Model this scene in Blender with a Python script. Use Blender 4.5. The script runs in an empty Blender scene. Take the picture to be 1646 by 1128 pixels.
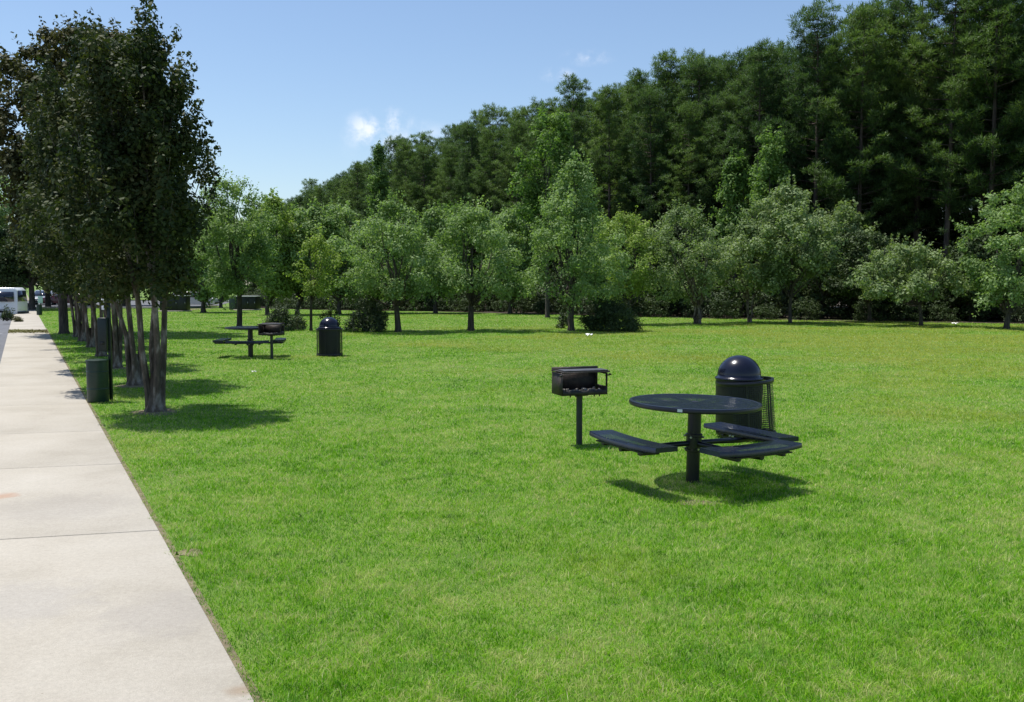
import bpy, math, random
import numpy as np
from mathutils import Vector, noise
R = math.radians
sc = bpy.context.scene
col = sc.collection

# ------------------------------------------------------------------ camera
CAM_Z, FPX, PITCH = 1.94, 1550.0, 3.985
cam_d = bpy.data.cameras.new('camera'); cam = bpy.data.objects.new('camera', cam_d); col.objects.link(cam)
cam.location = (0, 0, CAM_Z); cam.rotation_euler = (R(90 - PITCH), 0, 0)
cam_d.sensor_width = 36; cam_d.lens = 36 * FPX / 1646; cam_d.clip_start = .05; cam_d.clip_end = 3000
sc.camera = cam
# ------------------------------------------------------------------ light
SUN = Vector((-.29, .155, .945)).normalized()
ELEV = math.asin(SUN.z); AZ = math.atan2(SUN.x, SUN.y)
sun_d = bpy.data.lights.new('sun', 'SUN'); sun = bpy.data.objects.new('sun', sun_d); col.objects.link(sun)
sun_d.energy = 4.6; sun_d.angle = R(.55); sun_d.color = (1, .96, .9)
sun.rotation_euler = SUN.to_track_quat('Z', 'Y').to_euler(); sun.location = (0, 0, 30)
w = bpy.data.worlds.new('World'); sc.world = w; w.use_nodes = True
nt = w.node_tree; nt.nodes.clear()
def N(nt, t, **k):
    n = nt.nodes.new(t)
    for a, b in k.items():
        if a.startswith('_'):
            n.inputs[int(a[1:])].default_value = b
        else: setattr(n, a, b)
    return n
sky = N(nt, 'ShaderNodeTexSky', sky_type='NISHITA', sun_disc=False, sun_elevation=ELEV, sun_rotation=AZ,
        altitude=0, air_density=1.0, dust_density=.7, ozone_density=3.0)
bg = N(nt, 'ShaderNodeBackground', _1=.118); out = N(nt, 'ShaderNodeOutputWorld')
geo = N(nt, 'ShaderNodeTexCoord')
# small fair-weather clouds: each a soft ball round a direction in the sky, broken up by noise
def raydir(px, py):
    p = R(PITCH); x = (px - 823) / FPX; y = (564 - py) / FPX
    v = Vector((x, math.cos(p) + y * math.sin(p), -math.sin(p) + y * math.cos(p)))
    return v.normalized()
cn = N(nt, 'ShaderNodeTexNoise'); cn.inputs['Scale'].default_value = 34; cn.inputs['Detail'].default_value = 7; cn.inputs['Roughness'].default_value = .62
nt.links.new(geo.outputs['Generated'], cn.inputs['Vector'])
prev = None
for (px, py, wx, wy, amt) in [(600, 212, 52, 38, .9), (630, 196, 40, 26, .85), (672, 216, 75, 26, .42), (640, 240, 100, 28, .38), (896, 119, 32, 15, .62), (945, 92, 50, 15, .5)]:
    d = raydir(px, py)
    s = N(nt, 'ShaderNodeVectorMath', operation='SUBTRACT'); nt.links.new(geo.outputs['Generated'], s.inputs[0]); s.inputs[1].default_value = d
    m = N(nt, 'ShaderNodeVectorMath', operation='MULTIPLY'); nt.links.new(s.outputs[0], m.inputs[0])
    m.inputs[1].default_value = (FPX / wx, FPX / wx, FPX / wy)
    l = N(nt, 'ShaderNodeVectorMath', operation='LENGTH'); nt.links.new(m.outputs[0], l.inputs[0])
    mr = N(nt, 'ShaderNodeMapRange'); mr.inputs[1].default_value = 1.15; mr.inputs[2].default_value = 0.0
    mr.inputs[3].default_value = 0; mr.inputs[4].default_value = amt
    nt.links.new(l.outputs['Value'], mr.inputs[0])
    if prev is None: prev = mr.outputs[0]
    else:
        mx = N(nt, 'ShaderNodeMath', operation='MAXIMUM'); nt.links.new(prev, mx.inputs[0]); nt.links.new(mr.outputs[0], mx.inputs[1]); prev = mx.outputs[0]
nm = N(nt, 'ShaderNodeMapRange'); nm.inputs[1].default_value = .36; nm.inputs[2].default_value = .62; nt.links.new(cn.outputs[0], nm.inputs[0])
mu = N(nt, 'ShaderNodeMath', operation='MULTIPLY'); nt.links.new(prev, mu.inputs[0]); nt.links.new(nm.outputs[0], mu.inputs[1])
sm = N(nt, 'ShaderNodeMapRange', interpolation_type='SMOOTHSTEP'); sm.inputs[1].default_value = .02; sm.inputs[2].default_value = .75; sm.inputs[4].default_value = .75
nt.links.new(mu.outputs[0], sm.inputs[0])
mix = N(nt, 'ShaderNodeMix', data_type='RGBA')
nt.links.new(sm.outputs[0], mix.inputs[0]); nt.links.new(sky.outputs[0], mix.inputs[6]); mix.inputs[7].default_value = (7.6, 7.7, 8.2, 1)
nt.links.new(mix.outputs[2], bg.inputs[0]); nt.links.new(bg.outputs[0], out.inputs[0])
sc.view_settings.view_transform = 'Standard'; sc.view_settings.look = 'None'
sc.view_settings.exposure = 0.35; sc.view_settings.gamma = 1
try:
    sc.cycles.max_bounces = 6; sc.cycles.transparent_max_bounces = 10; sc.cycles.transmission_bounces = 4
except Exception: pass

def at(px, py, z=0.0):
    d = raydir(px, py); t = (z - CAM_Z) / d.z
    return Vector((d.x * t, d.y * t, z))
def atY(px, Y):                       # ground point at a distance Y under image column px
    return Vector(((px - 823) / FPX * Y * 1.0, Y, 0))

# ------------------------------------------------------------------ helpers
def tag(o, label=None, cat=None, group=None, kind=None):
    if label: o['label'] = label
    if cat: o['category'] = cat
    if group: o['group'] = group
    if kind: o['kind'] = kind
    return o
def empty(name, loc=(0, 0, 0), rz=0):
    o = bpy.data.objects.new(name, None); o.empty_display_size = .2; col.objects.link(o)
    o.location = loc; o.rotation_euler = (0, 0, rz); return o
kids = {}
class MB:
    def __init__(s): s.V = []; s.T = []; s.Q = []; s.n = 0; s.P = []
    def add(s, V, T=None, Q=None):
        V = np.asarray(V, dtype=np.float32).reshape(-1, 3)
        if T is not None and len(T): s.T.append(np.asarray(T, dtype=np.int64) + s.n)
        if Q is not None and len(Q): s.Q.append(np.asarray(Q, dtype=np.int64) + s.n)
        s.V.append(V); s.n += len(V); return s
    def box(s, c, d, M=None):
        x, y, z = d[0] / 2, d[1] / 2, d[2] / 2
        v = np.array([(-x, -y, -z), (x, -y, -z), (x, y, -z), (-x, y, -z), (-x, -y, z), (x, -y, z), (x, y, z), (-x, y, z)], float)
        if M is not None: v = v @ np.array(M).T
        v = v + np.array(c)
        return s.add(v, Q=[(0, 3, 2, 1), (4, 5, 6, 7), (0, 1, 5, 4), (1, 2, 6, 5), (2, 3, 7, 6), (3, 0, 4, 7)])
    def tube(s, pts, rad, n=8, cap=True):
        pts = [Vector(p) for p in pts]
        if not hasattr(rad, '__len__'): rad = [rad] * len(pts)
        V = []; ref = None
        for i, p in enumerate(pts):
            t = (pts[min(i + 1, len(pts) - 1)] - pts[max(i - 1, 0)]).normalized()
            if ref is None: ref = Vector((1, 0, 0)) if abs(t.x) < .8 else Vector((0, 1, 0))
            a = (ref - t * ref.dot(t)).normalized(); b = t.cross(a); ref = a
            for k in range(n):
                th = 2 * math.pi * k / n
                V.append(p + (a * math.cos(th) + b * math.sin(th)) * rad[i])
        Q = [(i * n + k, i * n + (k + 1) % n, (i + 1) * n + (k + 1) % n, (i + 1) * n + k) for i in range(len(pts) - 1) for k in range(n)]
        T = []
        if cap:
            m = len(V); V.append(pts[0]); V.append(pts[-1]); L = (len(pts) - 1) * n
            T = [(m, (k + 1) % n, k) for k in range(n)] + [(m + 1, L + k, L + (k + 1) % n) for k in range(n)]
        return s.add([tuple(v) for v in V], T=T, Q=Q)
    def lathe(s, prof, n=32, c=(0, 0, 0), M=None):
        V = []
        for r, z in prof:
            for k in range(n):
                th = 2 * math.pi * k / n; V.append((r * math.cos(th), r * math.sin(th), z))
        V = np.array(V, float)
        if M is not None: V = V @ np.array(M).T
        V = V + np.array(c)
        Q = [(i * n + k, i * n + (k + 1) % n, (i + 1) * n + (k + 1) % n, (i + 1) * n + k) for i in range(len(prof) - 1) for k in range(n)]
        return s.add(V, Q=Q)
    def prism(s, outline, axis_pts):     # outline: list of (a,b); axis_pts: function (a,b,t)->xyz for t in (0,1)
        n = len(outline); V = [axis_pts(a, b, 0) for a, b in outline] + [axis_pts(a, b, 1) for a, b in outline]
        s.P.append([s.n + k for k in range(n)][::-1]); s.P.append([s.n + n + k for k in range(n)])
        return s.add(V, Q=[(k, (k + 1) % n, n + (k + 1) % n, n + k) for k in range(n)])
    def mesh(s, name):
        me = bpy.data.meshes.new(name)
        V = np.concatenate(s.V) if s.V else np.zeros((0, 3), np.float32)
        T = np.concatenate(s.T) if s.T else np.zeros((0, 3), np.int64); Q = np.concatenate(s.Q) if s.Q else np.zeros((0, 4), np.int64)
        loops = np.concatenate([T.ravel(), Q.ravel()] + [np.array(p) for p in s.P])
        sizes = np.concatenate([np.full(len(T), 3), np.full(len(Q), 4), np.array([len(p) for p in s.P], int)])
        me.vertices.add(len(V)); me.vertices.foreach_set('co', V.astype(np.float32).ravel())
        me.loops.add(len(loops)); me.loops.foreach_set('vertex_index', loops.astype(np.int32))
        me.polygons.add(len(sizes)); st = np.concatenate([[0], np.cumsum(sizes)[:-1]])
        me.polygons.foreach_set('loop_start', st.astype(np.int32)); me.polygons.foreach_set('loop_total', sizes.astype(np.int32))
        me.update(calc_edges=True); me.validate(); return me
    def build(s, name, mat, parent=None, smooth=False, bevel=0, loc=None, fix=True):
        me = s.mesh(name)
        if fix and len(me.polygons) < 20000:
            import bmesh
            bm = bmesh.new(); bm.from_mesh(me); bmesh.ops.recalc_face_normals(bm, faces=bm.faces)
            bm.to_mesh(me); bm.free()
        me.materials.append(mat)
        o = bpy.data.objects.new(name, me); col.objects.link(o)
        if smooth:
            me.polygons.foreach_set('use_smooth', [True] * len(me.polygons)); me.update()
            if smooth != 'all':
                try: me.set_sharp_from_angle(angle=R(38))
                except Exception: pass
        if bevel:
            b = o.modifiers.new('bevel', 'BEVEL'); b.width = bevel; b.segments = 2; b.limit_method = 'ANGLE'
        if loc is not None: o.location = loc
        if parent is not None: o.parent = parent; kids.setdefault(parent.name, []).append(o)
        return o
def copy_tree(o, parent=None):
    c = o.copy(); col.objects.link(c)
    if parent is not None: c.parent = parent; kids.setdefault(parent.name, []).append(c)
    for ch in list(kids.get(o.name, [])): copy_tree(ch, c)
    return c
def rotz(a):
    c, s = math.cos(a), math.sin(a); return [[c, -s, 0], [s, c, 0], [0, 0, 1]]

# ------------------------------------------------------------------ materials
def mat(name, base, rough=.6, metal=0, spec=.5, coat=0):
    m = bpy.data.materials.new(name); m.use_nodes = True
    b = m.node_tree.nodes['Principled BSDF']; b.inputs['Base Color'].default_value = (*base, 1)
    b.inputs['Roughness'].default_value = rough; b.inputs['Metallic'].default_value = metal
    b.inputs['Specular IOR Level'].default_value = spec; b.inputs['Coat Weight'].default_value = coat; b.inputs['Coat Roughness'].default_value = .12
    return m
def vary(m, stops, scale=5, detail=6, rough=.6, bump=0, bscale=None, coord='Object', stretch=None, pos=(.3, .7)):
    nt = m.node_tree; b = nt.nodes['Principled BSDF']
    tc = N(nt, 'ShaderNodeTexCoord'); v = tc.outputs[coord]
    if stretch:
        mp = N(nt, 'ShaderNodeMapping'); mp.inputs['Scale'].default_value = stretch; nt.links.new(v, mp.inputs[0]); v = mp.outputs[0]
    n = N(nt, 'ShaderNodeTexNoise'); n.inputs['Scale'].default_value = scale; n.inputs['Detail'].default_value = detail; n.inputs['Roughness'].default_value = rough
    nt.links.new(v, n.inputs['Vector'])
    cr = N(nt, 'ShaderNodeValToRGB'); e = cr.color_ramp.elements
    k = len(stops); e[0].position = pos[0]; e[0].color = (*stops[0], 1); e[1].position = pos[1]; e[1].color = (*stops[-1], 1)
    for i in range(1, k - 1):
        x = e.new(pos[0] + (pos[1] - pos[0]) * i / (k - 1)); x.color = (*stops[i], 1)
    nt.links.new(n.outputs[0], cr.inputs[0]); nt.links.new(cr.outputs[0], b.inputs['Base Color'])
    if bump:
        n2 = N(nt, 'ShaderNodeTexNoise'); n2.inputs['Scale'].default_value = bscale or scale * 4; n2.inputs['Detail'].default_value = 6
        nt.links.new(v, n2.inputs['Vector'])
        bp = N(nt, 'ShaderNodeBump'); bp.inputs['Strength'].default_value = bump; bp.inputs['Distance'].default_value = .02
        nt.links.new(n2.outputs[0], bp.inputs['Height']); nt.links.new(bp.outputs[0], b.inputs['Normal'])
    return m, cr
def leaf_mat(name, dark, mid, light, rough=.6, trans=.3, spec=.15, nscale=.5, tcol=None, contrast=1.0):
    """foliage: each leaf its own tint, whole boughs drifting in hue"""
    m = bpy.data.materials.new(name); m.use_nodes = True; nt = m.node_tree
    b = nt.nodes['Principled BSDF']; b.inputs['Roughness'].default_value = rough; b.inputs['Specular IOR Level'].default_value = spec
    g = N(nt, 'ShaderNodeNewGeometry'); tc = N(nt, 'ShaderNodeTexCoord')
    n = N(nt, 'ShaderNodeTexNoise'); n.inputs['Scale'].default_value = nscale; n.inputs['Detail'].default_value = 3
    nt.links.new(g.outputs['Position'], n.inputs['Vector'])
    a = N(nt, 'ShaderNodeMath', operation='MULTIPLY_ADD'); nt.links.new(n.outputs[0], a.inputs[0]); a.inputs[1].default_value = 1.1; a.inputs[2].default_value = -.3
    r = N(nt, 'ShaderNodeMath', operation='MULTIPLY_ADD'); nt.links.new(g.outputs['Random Per Island'], r.inputs[0]); r.inputs[1].default_value = .5 * contrast
    nt.links.new(a.outputs[0], r.inputs[2])
    cr = N(nt, 'ShaderNodeValToRGB'); e = cr.color_ramp.elements
    e[0].position = .15; e[0].color = (*dark, 1); e[1].position = .85; e[1].color = (*light, 1); x = e.new(.5); x.color = (*mid, 1)
    nt.links.new(r.outputs[0], cr.inputs[0]); nt.links.new(cr.outputs[0], b.inputs['Base Color'])
    t = N(nt, 'ShaderNodeBsdfTranslucent'); hs = N(nt, 'ShaderNodeMix', data_type='RGBA', blend_type='MULTIPLY'); hs.inputs[0].default_value = 1
    nt.links.new(cr.outputs[0], hs.inputs[6]); hs.inputs[7].default_value = (*(tcol or (1.3, 1.5, .6)), 1); nt.links.new(hs.outputs[2], t.inputs[0])
    ms = N(nt, 'ShaderNodeMixShader'); ms.inputs[0].default_value = trans
    nt.links.new(b.outputs[0], ms.inputs[1]); nt.links.new(t.outputs[0], ms.inputs[2]); nt.links.new(ms.outputs[0], nt.nodes['Material Output'].inputs[0])
    return m
M = {}
M['myrtle'] = leaf_mat('myrtle_leaf', (.022, .038, .012), (.05, .07, .021), (.115, .11, .038), rough=.6, trans=.2, spec=.15, nscale=1.3, contrast=.8)
M['bronze'] = leaf_mat('bronze_leaf', (.035, .042, .015), (.075, .078, .026), (.13, .112, .04), rough=.6, trans=.2, spec=.15, nscale=.6, contrast=.8)
M['maple'] = leaf_mat('maple_leaf', (.12, .19, .06), (.2, .29, .11), (.32, .41, .2), trans=.34, nscale=.6, contrast=.9)
M['lime'] = leaf_mat('lime_leaf', (.13, .2, .04), (.22, .3, .075), (.33, .4, .13), trans=.36, nscale=.6, contrast=.9)
M['olive'] = leaf_mat('olive_leaf', (.11, .165, .06), (.19, .255, .11), (.31, .37, .2), trans=.3, nscale=.8, contrast=.9)
M['dark'] = leaf_mat('dark_leaf', (.024, .042, .016), (.045, .072, .026), (.08, .11, .042), trans=.18, nscale=.7)
M['gum'] = leaf_mat('gum_leaf', (.065, .125, .03), (.115, .2, .05), (.19, .28, .085), trans=.36, nscale=.5)
M['needle'] = leaf_mat('pine_needle', (.042, .08, .028), (.09, .15, .048), (.165, .225, .072), rough=.6, trans=.3, nscale=.2, spec=.25)
M['needle2'] = leaf_mat('pine_needle_blue', (.035, .07, .03), (.068, .12, .047), (.12, .175, .068), rough=.6, trans=.3, nscale=.2, spec=.25)
M['juniper'] = leaf_mat('juniper_leaf', (.032, .05, .026), (.06, .085, .042), (.11, .135, .07), trans=.12, nscale=1.2)
M['bark_pale'], _ = vary(mat('pale_bark', (.3, .25, .2), .8), [(.035, .026, .018), (.10, .078, .055), (.34, .31, .27)], 3.2, 6, .65, .7, 16, stretch=(2, 2, .7), pos=(.36, .68))
M['bark'], _ = vary(mat('dark_bark', (.06, .05, .04), .9), [(.02, .017, .013), (.06, .05, .04), (.11, .095, .075)], 6, 6, .6, .8, 20, stretch=(2, 2, .5))
M['bark_pine'], _ = vary(mat('pine_bark', (.1, .07, .05), .9), [(.03, .022, .018), (.09, .065, .05), (.16, .12, .095)], 3, 6, .6, .8, 10, stretch=(2, 2, .5))
M['litter'], _ = vary(mat('forest_litter', (.05, .035, .02), .95), [(.02, .016, .01), (.05, .036, .022), (.1, .075, .045)], 3, 8, .65, .5, 12)
M['soil'], _ = vary(mat('bare_soil', (.2, .14, .09), .95), [(.09, .075, .04), (.16, .13, .075), (.24, .2, .12)], 9, 8, .65, .5, 40)
# lawn thatch under the blades
mg, _ = vary(mat('lawn_thatch', (.08, .13, .02), .9), [(.06, .12, .01), (.10, .18, .015), (.15, .21, .03)], 1.3, 10, .7, .6, 55)
M['thatch'] = mg
# grass blades: hue drifts over metres, tufts and single blades
def blade_mat():
    m = bpy.data.materials.new('grass_blade'); m.use_nodes = True; nt = m.node_tree
    b = nt.nodes['Principled BSDF']; b.inputs['Roughness'].default_value = .45; b.inputs['Specular IOR Level'].default_value = .14
    g = N(nt, 'ShaderNodeNewGeometry')
    def noise_(s, d=3):
        n = N(nt, 'ShaderNodeTexNoise'); n.inputs['Scale'].default_value = s; n.inputs['Detail'].default_value = d
        nt.links.new(g.outputs['Position'], n.inputs['Vector']); return n.outputs[0]
    def ma(op, x, y, z=None):
        n = N(nt, 'ShaderNodeMath', operation=op)
        for i, q in enumerate((x, y, z)):
            if q is None: continue
            if isinstance(q, (int, float)): n.inputs[i].default_value = q
            else: nt.links.new(q, n.inputs[i])
        return n.outputs[0]
    v = ma('MULTIPLY_ADD', noise_(.3, 4), 1.2, -.67); v = ma('MULTIPLY_ADD', noise_(1.6, 3), 1.15, v); v = ma('MULTIPLY_ADD', noise_(7, 2), 1.3, v); v = ma('ADD', v, -.74)
    v = ma('MULTIPLY_ADD', g.outputs['Random Per Island'], .8, ma('ADD', v, -.17))
    cr = N(nt, 'ShaderNodeValToRGB'); e = cr.color_ramp.elements
    e[0].position = .02; e[0].color = (.035, .12, .006, 1); e[1].position = 1.0; e[1].color = (.52, .54, .2, 1)
    for p, c in ((.3, (.095, .31, .004)), (.58, (.19, .44, .006)), (.82, (.31, .54, .03))):
        x = e.new(p); x.color = (*c, 1)
    nt.links.new(v, cr.inputs[0])
    # bluish-grey coarse tufts
    bn = noise_(2.6, 3); br = N(nt, 'ShaderNodeMapRange'); br.inputs[1].default_value = .55; br.inputs[2].default_value = .68; br.inputs[4].default_value = .4; nt.links.new(bn, br.inputs[0])
    mb_ = N(nt, 'ShaderNodeMix', data_type='RGBA'); nt.links.new(br.outputs[0], mb_.inputs[0]); nt.links.new(cr.outputs[0], mb_.inputs[6]); mb_.inputs[7].default_value = (.17, .35, .06, 1)
    # dry straw-coloured drifts, mostly in the sunny part of the lawn on the far right
    dn = noise_(.22, 6)
    ds = N(nt, 'ShaderNodeVectorMath', operation='DISTANCE'); nt.links.new(g.outputs['Position'], ds.inputs[0]); ds.inputs[1].default_value = (15, 34, 0)
    dm = N(nt, 'ShaderNodeMapRange'); dm.inputs[1].default_value = 4; dm.inputs[2].default_value = 24; dm.inputs[3].default_value = .27; dm.inputs[4].default_value = 0; nt.links.new(ds.outputs['Value'], dm.inputs[0])
    dr = N(nt, 'ShaderNodeMapRange'); dr.inputs[1].default_value = .56; dr.inputs[2].default_value = .78; dr.inputs[4].default_value = .62
    nt.links.new(ma('ADD', dn, dm.outputs[0]), dr.inputs[0])
    mx0 = N(nt, 'ShaderNodeMix', data_type='RGBA'); nt.links.new(dr.outputs[0], mx0.inputs[0]); nt.links.new(mb_.outputs[2], mx0.inputs[6]); mx0.inputs[7].default_value = (.46, .42, .06, 1)
    # one blade in fifteen is dead and pale
    dd = ma('GREATER_THAN', ma('FRACT', ma('MULTIPLY', g.outputs['Random Per Island'], 37.3), 0), .955); dd = ma('MULTIPLY', dd, .8)
    mx = N(nt, 'ShaderNodeMix', data_type='RGBA'); nt.links.new(dd, mx.inputs[0]); nt.links.new(mx0.outputs[2], mx.inputs[6]); mx.inputs[7].default_value = (.6, .58, .32, 1)
    nt.links.new(mx.outputs[2], b.inputs['Base Color'])
    t = N(nt, 'ShaderNodeBsdfTranslucent'); nt.links.new(mx.outputs[2], t.inputs[0])
    ms = N(nt, 'ShaderNodeMixShader'); ms.inputs[0].default_value = .42
    nt.links.new(b.outputs[0], ms.inputs[1]); nt.links.new(t.outputs[0], ms.inputs[2]); nt.links.new(ms.outputs[0], nt.nodes['Material Output'].inputs[0])
    return m
M['blade'] = blade_mat()
# pale concrete with broad stains, fine grain, and one rust stain where the photograph has it
def concrete_mat():
    m, cr = vary(mat('concrete', (.5, .46, .4), .85), [(.335, .303, .245), (.395, .36, .298), (.43, .396, .334)], .9, 8, .62, .25, 140, pos=(.3, .7))
    nt = m.node_tree; b = nt.nodes['Principled BSDF']; tc = N(nt, 'ShaderNodeTexCoord')
    fine = N(nt, 'ShaderNodeTexNoise'); fine.inputs['Scale'].default_value = 90; fine.inputs['Detail'].default_value = 3; nt.links.new(tc.outputs['Object'], fine.inputs['Vector'])
    fr = N(nt, 'ShaderNodeMapRange'); fr.inputs[1].default_value = .3; fr.inputs[2].default_value = .7; fr.inputs[3].default_value = .9; fr.inputs[4].default_value = 1.06; nt.links.new(fine.outputs[0], fr.inputs[0])
    mul = N(nt, 'ShaderNodeVectorMath', operation='SCALE'); nt.links.new(cr.outputs[0], mul.inputs[0]); nt.links.new(fr.outputs[0], mul.inputs['Scale'])
    # specks
    vo = N(nt, 'ShaderNodeTexVoronoi'); vo.inputs['Scale'].default_value = 3.2; nt.links.new(tc.outputs['Object'], vo.inputs['Vector'])
    sp = N(nt, 'ShaderNodeMapRange'); sp.inputs[1].default_value = .018; sp.inputs[2].default_value = .03; sp.inputs[3].default_value = .75; sp.inputs[4].default_value = 0; nt.links.new(vo.outputs['Distance'], sp.inputs[0])
    m1 = N(nt, 'ShaderNodeMix', data_type='RGBA'); nt.links.new(sp.outputs[0], m1.inputs[0]); nt.links.new(mul.outputs[0], m1.inputs[6]); m1.inputs[7].default_value = (.12, .1, .07, 1)
    cur = m1.outputs[2]
    dn = N(nt, 'ShaderNodeTexNoise'); dn.inputs['Scale'].default_value = 6; dn.inputs['Detail'].default_value = 6; nt.links.new(tc.outputs['Object'], dn.inputs['Vector'])
    for (px, py, r, c, am) in ((0, 797, .17, (.36, .215, .135), .7), (394, 1108, .1, (.27, .2, .13), .7), (100, 815, .7, (.30, .275, .24), .4), (270, 985, .5, (.29, .265, .235), .4), (20, 970, .55, (.27, .255, .24), .3)):
        p = at(px, py)
        s = N(nt, 'ShaderNodeVectorMath', operation='DISTANCE'); nt.links.new(tc.outputs['Object'], s.inputs[0]); s.inputs[1].default_value = p - Vector((0, 0, 0))
        a = N(nt, 'ShaderNodeMath', operation='MULTIPLY_ADD'); nt.links.new(dn.outputs[0], a.inputs[0]); a.inputs[1].default_value = r * 1.3; nt.links.new(s.outputs['Value'], a.inputs[2])
        q = N(nt, 'ShaderNodeMapRange', interpolation_type='SMOOTHSTEP'); q.inputs[1].default_value = r * 1.0; q.inputs[2].default_value = r * 1.75; q.inputs[3].default_value = am; q.inputs[4].default_value = 0
        nt.links.new(a.outputs[0], q.inputs[0])
        mm = N(nt, 'ShaderNodeMix', data_type='RGBA'); nt.links.new(q.outputs[0], mm.inputs[0]); nt.links.new(cur, mm.inputs[6]); mm.inputs[7].default_value = (*c, 1); cur = mm.outputs[2]
    cv = N(nt, 'ShaderNodeTexVoronoi', feature='DISTANCE_TO_EDGE'); cv.inputs['Scale'].default_value = .28
    wn = N(nt, 'ShaderNodeTexNoise'); wn.inputs['Scale'].default_value = 2.5; wn.inputs['Detail'].default_value = 6; nt.links.new(tc.outputs['Object'], wn.inputs['Vector'])
    wm = N(nt, 'ShaderNodeVectorMath', operation='MULTIPLY_ADD'); nt.links.new(wn.outputs['Color'], wm.inputs[0]); wm.inputs[1].default_value = (.5, .5, .5); nt.links.new(tc.outputs['Object'], wm.inputs[2]); nt.links.new(wm.outputs[0], cv.inputs['Vector'])
    ck = N(nt, 'ShaderNodeMapRange'); ck.inputs[1].default_value = .0008; ck.inputs[2].default_value = .0022; ck.inputs[3].default_value = .0; ck.inputs[4].default_value = 0; nt.links.new(cv.outputs['Distance'], ck.inputs[0])
    gn = N(nt, 'ShaderNodeTexNoise'); gn.inputs['Scale'].default_value = 28; gn.inputs['Detail'].default_value = 8; gn.inputs['Roughness'].default_value = .75; nt.links.new(tc.outputs['Object'], gn.inputs['Vector'])
    gr = N(nt, 'ShaderNodeMapRange'); gr.inputs[1].default_value = .3; gr.inputs[2].default_value = .7; gr.inputs[3].default_value = .86; gr.inputs[4].default_value = 1.1; nt.links.new(gn.outputs[0], gr.inputs[0])
    g2 = N(nt, 'ShaderNodeVectorMath', operation='SCALE'); nt.links.new(cur, g2.inputs[0]); nt.links.new(gr.outputs[0], g2.inputs['Scale'])
    nt.links.new(g2.outputs[0], b.inputs['Base Color']); return m
M['concrete'] = concrete_mat()
M['joint'], _ = vary(mat('joint_dirt', (.1, .08, .05), .95), [(.05, .04, .025), (.12, .1, .07)], 20)
M['asphalt'], _ = vary(mat('asphalt', (.1, .1, .11), .85), [(.085, .09, .1), (.14, .145, .16)], 4, 8, .6, .3, 60)
M['stripe'] = mat('road_paint', (.7, .7, .68), .7)
def coated(name, c1, c2, rough=.28, holes=0):
    m, cr = vary(mat(name, c1, rough, 0, .5), [c1, c2], 9, 4, .6, .05, 120)
    b = m.node_tree.nodes['Principled BSDF']
    if holes:
        nt = m.node_tree; tc = N(nt, 'ShaderNodeTexCoord'); mp = N(nt, 'ShaderNodeMapping')
        mp.inputs['Rotation'].default_value = (0, 0, R(45)); mp.inputs['Scale'].default_value = (holes, holes, holes * .6); nt.links.new(tc.outputs['Object'], mp.inputs[0])
        vo = N(nt, 'ShaderNodeTexVoronoi', distance='CHEBYCHEV'); vo.inputs['Randomness'].default_value = 0; vo.inputs['Scale'].default_value = 1; nt.links.new(mp.outputs[0], vo.inputs['Vector'])
        if holes > 30: vo.voronoi_dimensions = '2D'
        l0 = N(nt, 'ShaderNodeMath', operation='LESS_THAN'); l0.inputs[1].default_value = .18; nt.links.new(vo.outputs['Distance'], l0.inputs[0])
        gn = N(nt, 'ShaderNodeNewGeometry'); sz = N(nt, 'ShaderNodeSeparateXYZ'); nt.links.new(gn.outputs['True Normal'], sz.inputs[0])
        ab = N(nt, 'ShaderNodeMath', operation='ABSOLUTE'); nt.links.new(sz.outputs[2], ab.inputs[0]); gt = N(nt, 'ShaderNodeMath', operation='GREATER_THAN'); gt.inputs[1].default_value = .6; nt.links.new(ab.outputs[0], gt.inputs[0])
        lt = N(nt, 'ShaderNodeMath', operation='MULTIPLY'); nt.links.new(l0.outputs[0], lt.inputs[0]); nt.links.new(gt.outputs[0], lt.inputs[1])
        tr = N(nt, 'ShaderNodeBsdfTransparent'); ms = N(nt, 'ShaderNodeMixShader')
        nt.links.new(lt.outputs[0], ms.inputs[0]); nt.links.new(b.outputs[0], ms.inputs[1]); nt.links.new(tr.outputs[0], ms.inputs[2])
        nt.links.new(ms.outputs[0], nt.nodes['Material Output'].inputs[0])
    return m
M['navy'] = coated('navy_plastic_coating', (.004, .005, .010), (.008, .009, .017), .3)
M['navy_mesh'] = coated('navy_expanded_metal', (.007, .011, .026), (.016, .022, .046), .2, 62)
M['dome'] = coated('navy_dome', (.004, .005, .014), (.007, .008, .02), .2)
M['black'] = coated('black_liner', (.004, .004, .007), (.008, .008, .012), .5)
M['gal'] = mat('galvanised_bolt', (.5, .5, .5), .35, 1)
M['iron'], _ = vary(mat('sooty_iron', (.02, .017, .016), .6), [(.010, .009, .009), (.024, .019, .019), (.07, .045, .035)], 7, 7, .65, .4, 60)
M['ironpost'] = coated('iron_post_paint', (.012, .016, .02), (.022, .028, .034), .45)
M['grate'], _ = vary(mat('steel_grate', (.08, .08, .09), .5, .4), [(.05, .05, .055), (.13, .13, .14)], 12)
M['ash'], _ = vary(mat('ash', (.2, .19, .17), .95), [(.05, .045, .04), (.34, .33, .31)], 40, 4, .6, .5, 60, pos=(.4, .6))
M['green'] = coated('green_enamel', (.005, .024, .017), (.008, .034, .023), .45)
M['greendark'] = coated('dark_green_enamel', (.005, .014, .012), (.008, .02, .016), .4)
M['white'] = coated('white_car_paint', (.72, .74, .77), (.76, .78, .8), .2)
M['maroon'] = coated('maroon_car_paint', (.06, .012, .018), (.08, .016, .02), .25)
M['silver'] = coated('silver_car_paint', (.2, .22, .26), (.25, .27, .3), .25)
M['glass'] = mat('tinted_glass', (.012, .016, .03), .06, 0, .8)
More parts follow.
